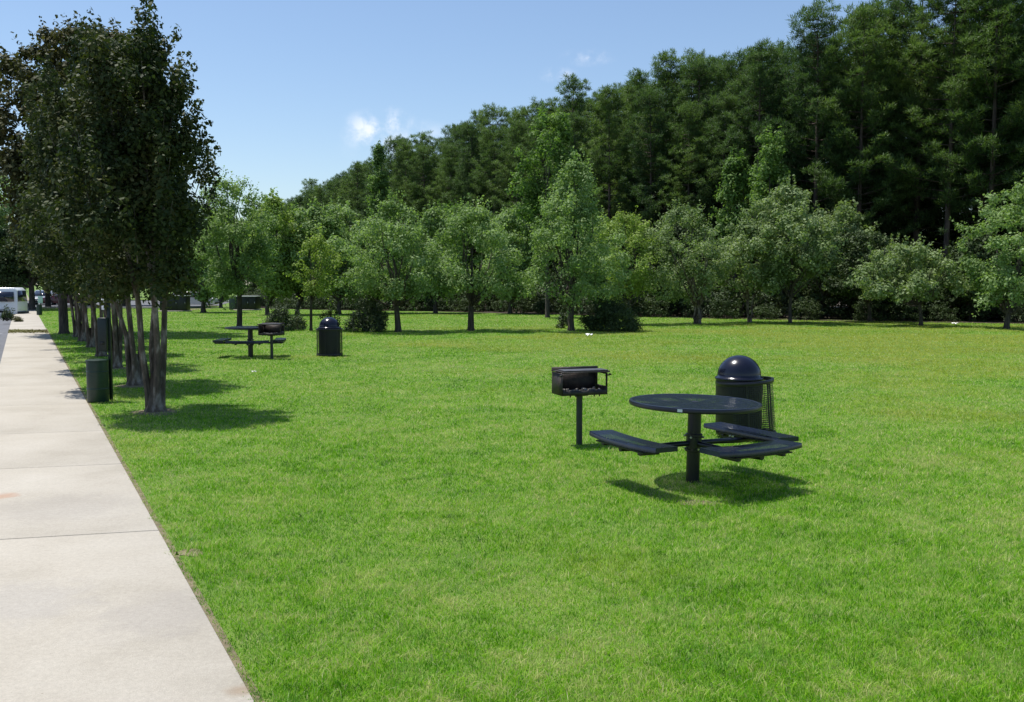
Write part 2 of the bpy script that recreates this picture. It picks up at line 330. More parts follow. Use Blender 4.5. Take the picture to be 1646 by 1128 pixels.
M['tyre'] = mat('tyre_rubber', (.012, .012, .012), .8)
M['rim'] = mat('wheel_rim', (.35, .35, .36), .4, .7)
M['lamp'] = mat('lamp_lens', (.6, .58, .5), .2)
M['trim'] = mat('black_trim', (.02, .02, .02), .6)
M['sticker'] = mat('sticker', (.75, .76, .78), .5)
M['paper'], _ = vary(mat('paper_scrap', (.8, .8, .78), .8), [(.7, .7, .68), (.85, .85, .84)], 30)
M['sign_green'] = mat('sign_face_green', (.42, .62, .5), .5)
M['cabinet'], _ = vary(mat('cabinet_paint', (.02, .03, .028), .5), [(.006, .008, .009), (.011, .014, .015)], 3)
M['cabinet_lid'], _ = vary(mat('cabinet_lid_sunlit_tone', (.3, .32, .32), .5), [(.4, .43, .43), (.55, .57, .57)], 3)  # light tone stands in for sunlight on the flat tops
M['cabinet_side'], _ = vary(mat('cabinet_side_paint', (.06, .085, .08), .5), [(.05, .07, .065), (.075, .1, .09)], 3)

# ------------------------------------------------------------------ the setting
# pavement edge lines: x = xr - .508*(Y - 7.54)
SL = .508
def xr(Y): return -2.81 - SL * (Y - 7.54)
WID = 1.60
def xl(Y): return xr(Y) - WID
def sheet(name, pts, z, m, sub=0):
    mb = MB(); mb.P.append(list(range(len(pts)))); mb.add([(p[0], p[1], p[2] if len(p) > 2 else z) for p in pts])
    return tag(mb.build(name, m, fix=False), kind='structure')
# lawn base: one large sheet to the horizon with gentle unevenness near, right of the pavement edge everywhere
def lawn():
    mb = MB(); ys = np.concatenate([np.linspace(-6, 30, 37), np.linspace(34, 130, 25), [200, 400, 900, 2200]])
    us = np.concatenate([np.linspace(0, 30, 21), np.linspace(36, 120, 8), [300, 900, 2200]])
    V = []
    for y in ys:
        for u in us:
            V.append((xr(y) + .004 + u, y, -.012))
    n = len(us); Q = [(j * n + i, j * n + i + 1, (j + 1) * n + i + 1, (j + 1) * n + i) for j in range(len(ys) - 1) for i in range(n - 1)]
    mb.add(V, Q=Q); tag(mb.build('lawn', M['thatch'], fix=False), kind='structure')
lawn()
# ground far to the left, under the car park and beyond
sheet('ground', [(-2400, -60), (xl(-60) - .2, -60), (xl(200) - .2, 200), (xl(2200), 2200), (-2400, 2200)], -.75, M['litter'])
sheet('ground', [(xl(68) - .2, 110, -.03), (xr(2200) + .1, 2200, -.03), (xr(110) + .1, 110, -.03)], -.03, M['litter'])
# pavement slabs: real slabs with joints between
def pavement():
    mb = MB()
    ts = [-6.0, -1.5, 1.5, 4.22, 7.50, 10.32, 12.68, 15.6, 18.5, 22.4, 25.4, 28.4, 31.4, 34.4, 37.4, 40.6]
    tilt = .035
    y = 43.6
    while y < 100: ts.append(y); y += 3.0
    for i in range(len(ts) - 1):
        a, b = ts[i] + .008, ts[i + 1] - .008
        # joint runs square to the pavement: left end lies nearer the camera
        sk = WID * SL / (1 + SL * SL) * .55
        def P(Y, left, z):
            YY = Y - (sk if left else 0); return ((xl(YY) if left else xr(YY)) + (0), YY, z)
        z1, z0 = 0.0, -.14
        V = [P(a, 1, z0), P(a, 0, z0), P(b, 0, z0), P(b, 1, z0), P(a, 1, z1), P(a, 0, z1), P(b, 0, z1), P(b, 1, z1)]
        mb.add(V, Q=[(0, 3, 2, 1), (4, 5, 6, 7), (0, 1, 5, 4), (1, 2, 6, 5), (2, 3, 7, 6), (3, 0, 4, 7)])
    o = mb.build('sidewalk', M['concrete'], bevel=.006); tag(o, kind='structure')
pavement()
sheet('sidewalk_joint_dirt', [(xl(-8) + .01, -8), (xr(-8) - .01, -8), (xr(100) - .01, 100), (xl(100) + .01, 100)], -.011, M['joint'])
sheet('soil_edge', [(xr(-6) + .002, -6), (xr(-6) + .05, -6), (xr(42) + .05, 42), (xr(42) + .002, 42)], -.008, M['soil'])
# car park left of the pavement, falling away with distance
sheet('parking_lot', [(-160, -8, -.13), (xl(-8) - .02, -8, -.13), (xl(40) - .02, 40, -.16), (xl(62) - .02, 62, -.5), (xl(120) - .02, 120, -.6), (-160, 120, -.6)], -.13, M['asphalt'])
for k in range(7):   # bay lines
    Y = 20 + k * 6.5; z = -.13 if Y < 40 else -.17 - (Y - 40) / 22 * .33
    if Y < 40: sheet('parking_bay_line', [(xl(Y) - 5, Y - 2.4), (xl(Y) - .3, Y), (xl(Y) - .3, Y + .1), (xl(Y) - 5, Y - 2.3)], -.10, M['stripe'])
# far car park behind the lawn
sheet('far_parking_lot', [(-75, 78), (-26.3, 76), (-25.5, 83), (-32, 112), (-95, 112)], .0, M['asphalt'])
sheet('forest_floor', [(-41, 150), (-34, 122), (-28, 100), (-23.5, 86), (-20, 77), (-13, 71.5), (-6.5, 69), (3, 61), (10, 55), (17, 50.5), (27, 46), (60, 32), (300, 30), (300, 500), (-60, 500)], .0, M['litter'])
def kerb(pts, w=.18, h=.13, name='kerb', z=-.01):
    mb = MB()
    for a, b in zip(pts[:-1], pts[1:]):
        a = Vector(a); b = Vector(b); d = (b - a); L = d.length; an = math.atan2(d.y, d.x)
        mb.box(((a.x + b.x) / 2, (a.y + b.y) / 2, z + h / 2), (L, w, h), rotz(an))
    return tag(mb.build(name, M['concrete'], bevel=.02), kind='structure')
kerb([(-75, 78, 0), (-26.3, 76, 0)], name='far_kerb'); kerb([(-26.2, 76.1, 0), (-25.4, 83, 0)], name='far_kerb')
# worn tan ground near the cabinets, leaf-shape strip over the pavement, bare rings under trees
def blotch(name, c, rx, ry, z, m, seed=0, n=40, dome=.0):
    rg = random.Random(seed); ph = [rg.uniform(0, 6.28) for _ in range(5)]
    pts = []
    for k in range(n):
        t = 2 * math.pi * k / n; f = 1 + .12 * math.sin(2 * t + ph[0]) + .1 * math.sin(3 * t + ph[1]) + .07 * math.sin(5 * t + ph[2]) + .05 * math.sin(9 * t + ph[3])
        pts.append((c[0] + rx * f * math.cos(t), c[1] + ry * f * math.sin(t)))
    mb = MB(); V = [(c[0], c[1], z + dome)] + [(p[0], p[1], z) for p in pts]
    mb.add(V, T=[(0, 1 + k, 1 + (k + 1) % n) for k in range(n)])
    return tag(mb.build(name, m, fix=False, smooth='all'), kind='structure')
blotch('bare_ground', (-24.8, 73.5), 1.2, 3.2, .0, M['soil'], 1)
# ------------------------------------------------------------------ grass
BARE = []      # (x, y, rx, ry) spots where the grass thins
def grass():
    rg = np.random.default_rng(7)
    def gen(n, y0, y1, rho_pow, seg2, w0, h0, name_mb):
        # sample distance with pdf ~ 1/Y (constant coverage on the picture, wider blades further off)
        Y = y0 * (y1 / y0) ** rg.random(n)
        half = .58 * Y + 2.4
        X = (rg.random(n) * 2 - 1) * half
        edge = xr(Y)
        wob = .016 * np.sin(Y * 7.1 + 2 * np.sin(Y * 2.3)) + .011 * np.sin(Y * 23.7) + .01 * np.sin(Y * 41 + 3 * np.sin(Y * 5))
        keep = X > edge + wob + .014 - .03 * rg.random(n) ** 2
        fade = np.clip((Y - 10) / 5, 0, 1); keep &= (rg.random(n) > fade) if seg2 else (rg.random(n) < fade)
        for (bx, by, brx, bry) in BARE:
            q = ((X - bx) / brx) ** 2 + ((Y - by) / bry) ** 2
            keep &= ~((q < 1) & (rg.random(n) > .35 + .6 * q))
        # no blades under the wood
        keep &= ~((Y > 46) & (Y > 61 - (X - 3) * .62))
        X = X[keep]; Y = Y[keep]; n = len(X)
        Wd = w0 * np.maximum(1, Y / 6.5) * rg.uniform(.6, 1.4, n); H = h0 * rg.uniform(.45, 1.3, n)
        # soft patches of taller grass
        pat = .5 + .5 * np.sin(X * 1.7 + 2 * np.sin(Y * .9)) * np.sin(Y * 1.3 + 1.5 * np.sin(X * .7))
        pat2 = .5 + .5 * np.sin(X * 6.1 + 3 * np.sin(Y * 2.3)) * np.sin(Y * 5.3 + 2 * np.sin(X * 3.1))
        H *= .62 + .35 * pat + .5 * pat2
        near_edge = (X - xr(Y)) < .1; H[near_edge] *= .6
        a = rg.uniform(0, 2 * np.pi, n); la = rg.uniform(0, 2 * np.pi, n); ln = H * np.abs(rg.normal(.85, .7, n))
        bx, by = np.cos(a) * Wd / 2, np.sin(a) * Wd / 2
        z0 = np.full(n, -.012)
        tip = np.stack([X + np.cos(la) * ln, Y + np.sin(la) * ln, z0 + H], 1)
        if seg2:
            k = .55; mid = np.stack([X + np.cos(la) * ln * .3, Y + np.sin(la) * ln * .3, z0 + H * .62], 1)
            V = np.stack([np.stack([X - bx, Y - by, z0], 1), np.stack([X + bx, Y + by, z0], 1),
                          mid + np.stack([bx, by, 0 * bx], 1) * .75, mid - np.stack([bx, by, 0 * bx], 1) * .75, tip], 1).reshape(-1, 3)
            i = np.arange(n)[:, None] * 5
            name_mb.add(V, T=i + np.array([[3, 2, 4]]), Q=i + np.array([[0, 1, 2, 3]]))
        else:
            V = np.stack([np.stack([X - bx, Y - by, z0], 1), np.stack([X + bx, Y + by, z0], 1), tip], 1).reshape(-1, 3)
            i = np.arange(n)[:, None] * 3
            name_mb.add(V, T=i + np.array([[0, 1, 2]]))
        return n
    mb = MB()
    gen(800000, 3.9, 15.0, 1, True, .0036, .030, mb)
    gen(980000, 10.0, 76, 1, False, .0042, .031, mb)
    me = mb.mesh('grass'); me.materials.append(M['blade'])
    o = bpy.data.objects.new('grass', me); col.objects.link(o); tag(o, 'short mown bright green grass blades covering the lawn', 'grass', kind='stuff')

# ------------------------------------------------------------------ plants
def leaves(mb, C, Nn, L, W, rg, droop=0):
    n = len(C); Nn = Nn / (np.linalg.norm(Nn, axis=1, keepdims=True) + 1e-9)
    r = rg.normal(size=(n, 3)); a = np.cross(Nn, r); a /= (np.linalg.norm(a, axis=1, keepdims=True) + 1e-9); b = np.cross(Nn, a)
    s = rg.uniform(.6, 1.3, (n, 1)); a = a * L * s / 2; b = b * W * s / 2
    V = np.stack([C - a, C - b + a * .1, C + a, C + b + a * .1], 1).reshape(-1, 3)
    mb.add(V, Q=np.arange(n)[:, None] * 4 + np.array([[0, 1, 2, 3]]))
def clump_leaves(mb, centres, radii, per, L, W, rg, up=.5, flat=.8):
    C = []; Nn = []
    for c, r in zip(centres, radii):
        k = max(6, int(per * (r ** 2) * rg.uniform(.75, 1.25)))
        d = rg.normal(size=(k, 3)); d /= np.linalg.norm(d, axis=1, keepdims=True)
        u = rg.random((k, 1)) ** .45
        C.append(np.array(c) + d * u * r * np.array([1, 1, flat])); Nn.append(d * .9 + np.array([0, 0, up]) + rg.normal(size=(k, 3)) * .34)
    leaves(mb, np.concatenate(C), np.concatenate(Nn), L, W, rg)
def limb_pts(a, b, sag, rg, n=5, wob=.06):
    a = Vector(a); b = Vector(b); L = (b - a).length; out = []
    for i in range(n + 1):
        t = i / n; p = a.lerp(b, t); p.z += sag * L * math.sin(t * math.pi)
        if 0 < i < n: p += Vector((rg.uniform(-1, 1), rg.uniform(-1, 1), rg.uniform(-1, 1))) * wob * L
        out.append(p)
    return out
def broadleaf(name, loc, H, zb, rx, seed, leafm, barkm='bark', tr=.09, nc=95, leaf=.12, per=520, off=(0, 0), ry=None, lean=0, shape='round', cr=(.32, .6), multi=1, limbs=14, fork=None):
    rg = np.random.default_rng(seed); pr = random.Random(seed)
    ry = ry or rx; rx *= 1.16; ry *= 1.16; per *= 1.3; nc = int(nc * 1.25); root = empty(name, loc)
    cx, cy = off; Cs = []; Rs = []; tries = 0
    ph = [pr.uniform(0, 6.28) for _ in range(6)]
    while len(Cs) < nc and tries < nc * 12:
        tries += 1
        t = pr.random() ** .9; th = pr.uniform(0, 2 * math.pi)
        if shape == 'round': prof = math.sin(math.pi * (t * .86 + .1)) ** .6
        elif shape == 'spread': prof = math.sin(math.pi * (t * .7 + .28)) ** .7 * (1 if t > .12 else .75)
        elif shape == 'cone': prof = (1 - t) ** .75 * (.55 + .45 * min(1, t / .15)) + .08
        elif shape == 'vase': prof = .55 + .5 * math.sin(math.pi * (t * .8 + .05))  if t < .6 else (1 - (t - .6) / .4) ** .55 * 1.0
        elif shape == 'column': prof = math.sin(math.pi * (t * .9 + .07)) ** .4
        prof *= 1 + .13 * math.sin(3 * th + ph[0] + 4 * t) + .13 * math.sin(2 * th + ph[1] - 6 * t) + .1 * math.sin(11 * t + ph[2] + th)
        rr = prof * (pr.random() ** .42)
        r = pr.uniform(*cr) * (1 - .35 * t)
        x = math.cos(th) * rr * (rx - r * .5); y = math.sin(th) * rr * (ry - r * .5); z = zb + r * .5 + t * (H - zb - r * .8)
        nz = noise.noise(Vector((x * .55 + seed, y * .55, z * .55)))
        if nz < -.28 and pr.random() < .8: continue
        Cs.append((x + cx + lean * t, y + cy, z)); Rs.append(r)
    mb = MB(); clump_leaves(mb, Cs, Rs, per, leaf, leaf * .62, rg)
    # odd shoots past the outline
    sh = []
    for c, r in zip(Cs, Rs):
        if pr.random() < .45:
            d = Vector((c[0] - cx, c[1] - cy, (c[2] - (zb + H) / 2) * 1.2 + .6)).normalized()
            for k in range(10): sh.append(tuple(Vector(c) + d * (r * .8 + k * .045) + Vector((pr.gauss(0, .05), pr.gauss(0, .05), pr.gauss(0, .05)))))
    if sh: leaves(mb, np.array(sh), rg.normal(size=(len(sh), 3)) + np.array([0, 0, .4]), leaf, leaf * .62, rg)
    mb.build('crown', M[leafm], root, fix=False)
    tb = MB(); fk = fork or zb * .85
    if multi == 1:
        tp = [(0, 0, -.05), (.0, 0, .12), (pr.uniform(-.03, .03), 0, fk * .5), (cx * .2 + pr.uniform(-.05, .05), cy * .2, fk)]
        tb.tube(tp, [tr * 1.5, tr * 1.08, tr * .95, tr * .85], 10); starts = [Vector(tp[-1])]
        top = Vector((cx + lean * .6, cy, zb + (H - zb) * .75)); tb.tube(limb_pts(starts[0] - Vector((0, 0, .05)), top, 0, pr, 5, .03), [tr * .85, tr * .7, tr * .5, tr * .35, tr * .2, tr * .08], 8)
    else:
        starts = []
        for k in range(multi):
            a = 2 * math.pi * k / multi + pr.uniform(-.3, .3); d = Vector((math.cos(a), math.sin(a), 0))
            b0 = d * tr * .8; m1 = d * (tr * 1.2 + .05) + Vector((pr.uniform(-.03, .03), pr.uniform(-.03, .03), fk * .35)); e = d * (.16 + pr.uniform(0, .2)) * fk * .42 + Vector((0, 0, fk))
            tb.tube([b0 + Vector((0, 0, -.05)), b0 * 1.05 + Vector((0, 0, .2)), m1, m1.lerp(e, .5) + Vector((pr.uniform(-.04, .04), pr.uniform(-.04, .04), 0)), e], [tr, tr * .72, tr * .6, tr * .5, tr * .42], 9); starts.append(e)
    for k in range(limbs):
        c = Vector(Cs[int(pr.random() * len(Cs))]); s = min(starts, key=lambda q: (q.xy - c.xy).length)
        tb.tube(limb_pts(s - Vector((0, 0, .04)), c, -.06, pr, 5, .05), [tr * .5, tr * .42, tr * .33, tr * .24, tr * .15, .008], 6)
    tb.build('trunk', M[barkm], root, smooth=True)
    return root

def crape(loc, H, seed, lean, rx=1.25, leaf=.06, nst=5, per=1500, zb=1.85, stems=None):
    per *= 1.2; leaf *= 1.25
    """multi-stemmed crape myrtle: fluted pale stems fanning up into upright leafy plumes"""
    rg = np.random.default_rng(seed); pr = random.Random(seed); root = empty('crape_myrtle', loc)
    tb = MB(); Cs = []; Rs = []
    fk = zb + .35
    # fused fluted base
    tb.tube([(0, 0, -.06), (0, 0, .1), (.01, 0, .32), (0, 0, .6)], [.2, .135, .1, .06], 12)
    ends = []
    for k in range(nst):
        a = 2 * math.pi * (k + .3) / nst + pr.uniform(-.25, .25); d = Vector((math.cos(a), math.sin(a), 0))
        p0 = d * .08; p1 = d * .10 + Vector((0, 0, .35)); p2 = d * .135 + Vector((pr.uniform(-.03, .03) + lean * .02, pr.uniform(-.03, .03), .95))
        p3 = d * .2 + Vector((pr.uniform(-.05, .05) + lean * .1, pr.uniform(-.05, .05), 1.6)); p4 = d * .29 + Vector((lean * .2, 0, fk + .3))
        tb.tube([p0 + Vector((0, 0, -.05)), p1, p2, p3, p4], [.07, .056, .049, .043, .035], 8)
        for j in range(3):       # upright scaffold branches
            a2 = a + (j - 1) * .8 + pr.uniform(-.2, .2); reach = rx * pr.uniform(.35, .85)
            h = H * (pr.uniform(.74, .95) if j != 1 else pr.uniform(.86, 1.0)) * (1.0 - .32 * (reach / rx - .35))
            e = Vector((math.cos(a2) * reach + lean, math.sin(a2) * reach, h))
            pts = limb_pts(p4 - Vector((0, 0, .03)), e, 0, pr, 6, .03)
            tb.tube(pts, [.036, .03, .025, .02, .015, .01, .004], 6); ends.append(pts)
    for pts in ends:
        for i in range(1, 7):
            p = pts[i]; t = i / 6
            Cs.append(tuple(p)); Rs.append(.36 - .2 * t)
            for q in range(3 if i < 6 else 1):
                a = pr.uniform(0, 6.28); rad = pr.uniform(.2, .5) * (1.15 - .6 * t)
                Cs.append((p.x + math.cos(a) * rad, p.y + math.sin(a) * rad, p.z + pr.uniform(-.15, .3))); Rs.append(pr.uniform(.17, .32) * (1.1 - .35 * t))
    n = 0
    while n < 185:                 # outer plumes
        t = pr.random() ** 1.25; th = pr.uniform(0, 6.28); z = zb + t * (H - zb) * .86
        prof = (.72 + .36 * min(1, t / .2)) if t < .4 else 1.08 - (t - .4) * 1.25
        rr = rx * prof * pr.uniform(.35, 1.08)
        x = math.cos(th) * rr + lean * (.3 + .7 * t); y = math.sin(th) * rr
        n += 1
        if t > .3 and noise.noise(Vector((x * 1.5 + seed, y * 1.5, z * .45))) < -.08: continue
        Cs.append((x, y, z)); r = pr.uniform(.17, .33); Rs.append(r)
        if pr.random() < .4:
            Cs.append((x * 1.03, y * 1.03, z + r * 1.4)); Rs.append(r * .6); Cs.append((x * 1.04, y * 1.04, z + r * 2.1)); Rs.append(r * .35)
    for k in range(30):           # plumes standing out of the outline
        t = pr.uniform(.12, .95); th = pr.uniform(0, 6.28); rr = rx * (.95 if t < .45 else .95 - (t - .45) * 1.0)
        b = Vector((math.cos(th) * rr + lean * (.3 + .7 * t), math.sin(th) * rr, zb + t * (H - zb) * .86)); dv = Vector((math.cos(th) * .35, math.sin(th) * .35, 1)).normalized()
        tb.tube([b - dv * .3, b + dv * .5], [.008, .003], 4)
        for q in range(5): Cs.append(tuple(b + dv * (q * .15) + Vector((pr.gauss(0, .03), pr.gauss(0, .03), 0)))); Rs.append(.2 - .028 * q)
    for pts in ends:              # spiky tips
        e = pts[-1]
        for k in range(6): Cs.append((e.x + pr.uniform(-.05, .05), e.y + pr.uniform(-.05, .05), e.z - .15 + .12 * k)); Rs.append(.18 - .024 * k)
    Cs = [(x, y * 1.25, z) for x, y, z in Cs]
    mb = MB(); clump_leaves(mb, Cs, Rs, per, leaf, leaf * .62, rg, up=.35, flat=1.0)
    mb.build('crown', M['myrtle'], root, fix=False); tb.build('trunk', M['bark_pale'], root, smooth=True)
    return root

def pine_meshes(seed, H, lmax, needm, start=.3):
    rg = np.random.default_rng(seed); pr = random.Random(seed)
    tb = MB(); nb = MB(); bx, by = pr.uniform(-.25, .25), pr.uniform(-.25, .25)
    def ax(t): return Vector((bx * math.sin(t * 3), by * math.sin(t * 2.3), t * H))
    tb.tube([ax(t) + (Vector((0, 0, -.1)) if t == 0 else Vector()) for t in (0, .1, .3, .5, .7, .85, 1)], [.19, .15, .13, .105, .07, .04, .012], 8)
    C = []; D = []
    t = start * .6
    while t < .985:
        z = t; k = pr.choice((2, 3, 4)); a0 = pr.uniform(0, 6.28)
        u = (t - start) / (1 - start)
        for j in range(k):
            a = a0 + j * 6.28 / k + pr.uniform(-.35, .35)
            if u < 0:
                L = lmax * pr.uniform(.3, .6); b = ax(t); e = b + Vector((math.cos(a) * L, math.sin(a) * L, pr.uniform(-.3, .3))); tb.tube([b, e], [.02, .006], 4)
                if pr.random() < .25: C.append(e)
                continue
            L = lmax * (1 - u) ** .55 * (.6 + .4 * min(1, u / .15)) * pr.uniform(.6, 1.12) + .25
            b = ax(t); m = b + Vector((math.cos(a) * L * .5, math.sin(a) * L * .5, L * .08)); e = b + Vector((math.cos(a) * L, math.sin(a) * L, L * (.22 + .35 * u) + .15))
            tb.tube([b, m, e], [.03, .02, .008], 4, cap=False)
            npos = max(3, int(L / .36))
            for i in range(npos):
                s = (i + 1) / npos
                if s < .3: continue
                p = b.lerp(m, s * 2) if s < .5 else m.lerp(e, s * 2 - 1)
                C.append(p); 
                if s > .45:
                    sd = Vector((-math.sin(a), math.cos(a), .12)) * pr.uniform(.2, .5) * (1 if pr.random() < .5 else -1); C.append(p + sd)
                    if pr.random() < .5: C.append(p - sd * .9 + Vector((0, 0, .1)))
        t += pr.uniform(.017, .034) * (1 if u > 0 else 2)
    for k in range(4): C.append(ax(1) + Vector((0, 0, -.3 + k * .15)))
    C = np.array([tuple(c) for c in C]); n = len(C); K = 56
    Cc = np.repeat(C, K, 0); d = rg.normal(size=(n * K, 3)); d[:, 2] = np.abs(d[:, 2]) * .9 + .15 * rg.normal(size=n * K); d /= np.linalg.norm(d, axis=1, keepdims=True)
    base = Cc + d * np.repeat(rg.uniform(.04, .16, (n, 1)), K, 0) + rg.normal(size=(n * K, 3)) * .075; Ln = rg.uniform(.14, .28, (n * K, 1))
    side = np.cross(d, np.array([0, 0, 1.0]) + rg.normal(size=(n * K, 3)) * .35); side /= np.linalg.norm(side, axis=1, keepdims=True); side *= .021
    V = np.stack([base - side, base + side, base + d * Ln], 1).reshape(-1, 3)
    nb.add(V, T=np.arange(n * K)[:, None] * 3 + np.array([[0, 1, 2]]))
    mc = nb.mesh('crown'); mc.materials.append(M[needm]); mt = tb.mesh('trunk'); mt.materials.append(M['bark_pine'])
    return mc, mt
def place_tree(name, pair, loc, s, rz, sz=1):
    root = empty(name, loc, rz); root.scale = (s, s, s * sz)
    for nm, me in zip(('crown', 'trunk'), pair):
        o = bpy.data.objects.new(nm, me); col.objects.link(o); o.parent = root
    return root
ORD = ['first', 'second', 'third', 'fourth', 'fifth', 'sixth', 'seventh', 'eighth', 'ninth', 'tenth', 'eleventh', 'twelfth', 'thirteenth', 'fourteenth', 'fifteenth', 'sixteenth', 'seventeenth', 'eighteenth', 'nineteenth', 'twentieth',
       'twenty-first', 'twenty-second', 'twenty-third', 'twenty-fourth', 'twenty-fifth', 'twenty-sixth', 'twenty-seventh', 'twenty-eighth', 'twenty-ninth', 'thirtieth', 'thirty-first', 'thirty-second', 'thirty-third', 'thirty-fourth', 'thirty-fifth', 'thirty-sixth', 'thirty-seventh', 'thirty-eighth', 'thirty-ninth', 'fortieth',
       'forty-first', 'forty-second', 'forty-third', 'forty-fourth', 'forty-fifth', 'forty-sixth', 'forty-seventh', 'forty-eighth', 'forty-ninth', 'fiftieth']

# --- crape myrtle row beside the pavement
g = 'crape myrtles in a row beside the sidewalk'
rowspec = [((250, 661), 6.2, 11, -.3, 1.0, .06, 1500), ((217, 619), 6.6, 12, -.7, 1.25, .065, 1250), ((186, 591), 6.7, 13, -.8, 1.3, .075, 950),
           ((163, 572), 6.6, 14, -.5, 1.35, .085, 760), ((147, 558), 6.6, 15, -.4, 1.35, .095, 600), ((133, 548), 6.5, 16, -.3, 1.35, .1, 520), ((124, 541), 6.4, 17, -.2, 1.3, .11, 450)]
lab = ['nearest and largest crape myrtle, fluted pale stems, bare ring at its foot',
       'second crape myrtle from the camera, two stems forking low, just behind the nearest one',
       'third crape myrtle from the camera, right behind the green waste station post',
       'fourth crape myrtle in the row, its stems showing just behind the dark waste station post',
       'fifth crape myrtle in the row, slim pale stems left of the waste station post',
       'sixth crape myrtle in the row, thin stems second from the row\'s far end',
       'farthest crape myrtle of the row, thin stem near the big dark trunk']
for (p, H, sd, ln, rx, lf, per), lb in zip(rowspec, lab):
    o = crape(at(*p), H, sd, ln, rx, lf, 4 if sd in (11, 12) else 5, per); tag(o, lb, 'tree', g)
    q = at(*p)
    if sd < 14: blotch('bare_ground', (q.x, q.y), .34, .42, -.009, M['soil'], sd, dome=.03); BARE.append((q.x, q.y, .4, .5))
pb = at(103, 536); tag(broadleaf('shade_tree', pb, 11.6, 3.0, 3.5, 31, 'bronze', 'bark', tr=.17, nc=400, leaf=.18, per=330, off=(1.15, 0), ry=2.7, shape='round', cr=(.45, .8), limbs=26, fork=3.4),
    'tall olive-brown tree on a thick dark trunk at the far end of the myrtle row', 'tree')
# --- lawn trees: (base px), distance from base pixel; crown spec in metres
G2 = 'young trees planted across the far lawn'
def ltree(px, py, x0, x1, ytop, ybot, seed, lm, label, shape='spread', tr=.1, nc=105, leaf=.115, per=520, group=G2, multi=1, bark='bark', cr=(.34, .62), name='lawn_tree', fork=None, limbs=14):
    p = at(px, py); k = FPX / p.y
    H = CAM_Z + (456 - ytop) / k; zb = CAM_Z + (456 - ybot) / k
    rx = (x1 - x0) / 2 / k; off = ((x0 + x1) / 2 - px) / k
    return tag(broadleaf(name, p, H, max(.25, zb), rx, seed, lm, bark, tr, nc, leaf, per, (off, 0), ry=min(rx, 2.6) if rx > 2.6 else rx, shape=shape, cr=cr, multi=multi, fork=fork, limbs=limbs), label, 'tree', group)
ltree(385, 526, 318, 448, 288, 478, 41, 'maple', 'tall upright lawn tree right of the crape myrtles, trunk behind the far table', 'column', .12, 130, fork=2.0)
ltree(327, 502, 292, 368, 345, 482, 42, 'maple', 'lawn tree whose dark trunk stands in front of the white car', 'round', .17, 110, .17, 300, cr=(.45, .8))
ltree(500, 531, 474, 548, 378, 478, 43, 'lime', 'small yellow-green lawn tree on a thin trunk left of the far litter bin', 'round', .06, 60, .11, 480, cr=(.25, .42), limbs=9)
ltree(640, 533, 552, 714, 326, 482, 44, 'maple', 'wide pale green lawn tree right of the round bush behind the far litter bin', 'spread', .12, 115)
ltree(757, 531, 686, 836, 333, 482, 45, 'maple', 'spreading lawn tree with dark trunk standing in its own pool of shade', 'spread', .13, 115)
ltree(918, 531, 832, 1008, 262, 488, 46, 'maple', 'tallest full green lawn tree, conical top, left of the dark dense bush', 'cone', .13, 150)
ltree(1121, 520, 1030, 1166, 332, 486, 47, 'olive', 'lawn tree with several upright stems showing through its crown, right of the dark dense bush', 'vase', .12, 105, multi=4, bark='bark_pale')
ltree(1010, 521, 956, 1052, 342, 488, 48, 'lime', 'green tree standing behind the dark dense bush', 'round', .1, 80)
ltree(1205, 518, 1140, 1262, 352, 472, 49, 'olive', 'low tree with pale forking stems at the edge of the wood', 'spread', .08, 80, multi=3, bark='bark_pale', leaf=.14)
ltree(1270, 519, 1190, 1336, 304, 470, 50, 'olive', 'broad grey-green tree with thin leaning trunk in front of the pines', 'round', .09, 135, leaf=.15, cr=(.4, .7))
ltree(1480, 523, 1374, 1536, 395, 484, 51, 'olive', 'low spreading tree with arching light green boughs against the dark wood', 'spread', .09, 90, leaf=.15, cr=(.35, .6))
ltree(1618, 528, 1556, 1720, 298, 500, 52, 'maple', 'bright green full tree at the right edge of the photo', 'round', .12, 130, leaf=.14)
ltree(1398, 517, 1330, 1440, 372, 480, 53, 'dark', 'dark understorey tree left of the low spreading tree', 'round', .09, 70, leaf=.15)
# second line of lawn trees, further back, filling between the front crowns
G3 = 'broadleaf trees in the second line behind the lawn trees'
back2 = [(1320, 512, 1290, 1395, 330, 470, 'olive', 'grey-green tree behind the broad grey-green tree, against the pines'),
         (1420, 514, 1375, 1470, 395, 480, 'olive', 'low leafy tree left behind the low spreading tree'),
         (1560, 516, 1520, 1600, 380, 490, 'dark', 'dark low tree between the low spreading tree and the right-edge tree'),
         (960, 508, 925, 1010, 350, 480, 'maple', 'green tree behind the right flank of the tallest lawn tree'),
         (430, 506, 405, 490, 318, 480, 'lime', 'round light green tree right of the upright lawn tree'),
         (478, 505, 445, 545, 335, 480, 'maple', 'soft green tree behind the small yellow-green lawn tree'),
         (545, 505, 500, 600, 330, 480, 'maple', 'tree filling the gap between the yellow-green tree and the wide pale tree'),
         (598, 503, 560, 660, 345, 478, 'dark', 'dark green tree behind the round bush'),
         (700, 503, 655, 745, 338, 480, 'maple', 'green tree between the wide pale tree and the spreading tree'),
         (820, 504, 780, 870, 338, 482, 'maple', 'green tree between the spreading tree and the tallest lawn tree'),
         (1075, 508, 1035, 1120, 355, 480, 'dark', 'dark tree behind the many-stemmed lawn tree'),
         (355, 494, 330, 400, 350, 470, 'maple', 'far green tree seen above the white car'),
         (285, 494, 255, 330, 330, 470, 'dark', 'far dark green tree above the left utility cabinet'),
         (660, 498, 610, 700, 352, 478, 'dark', 'far dark tree low behind the wide pale tree')]
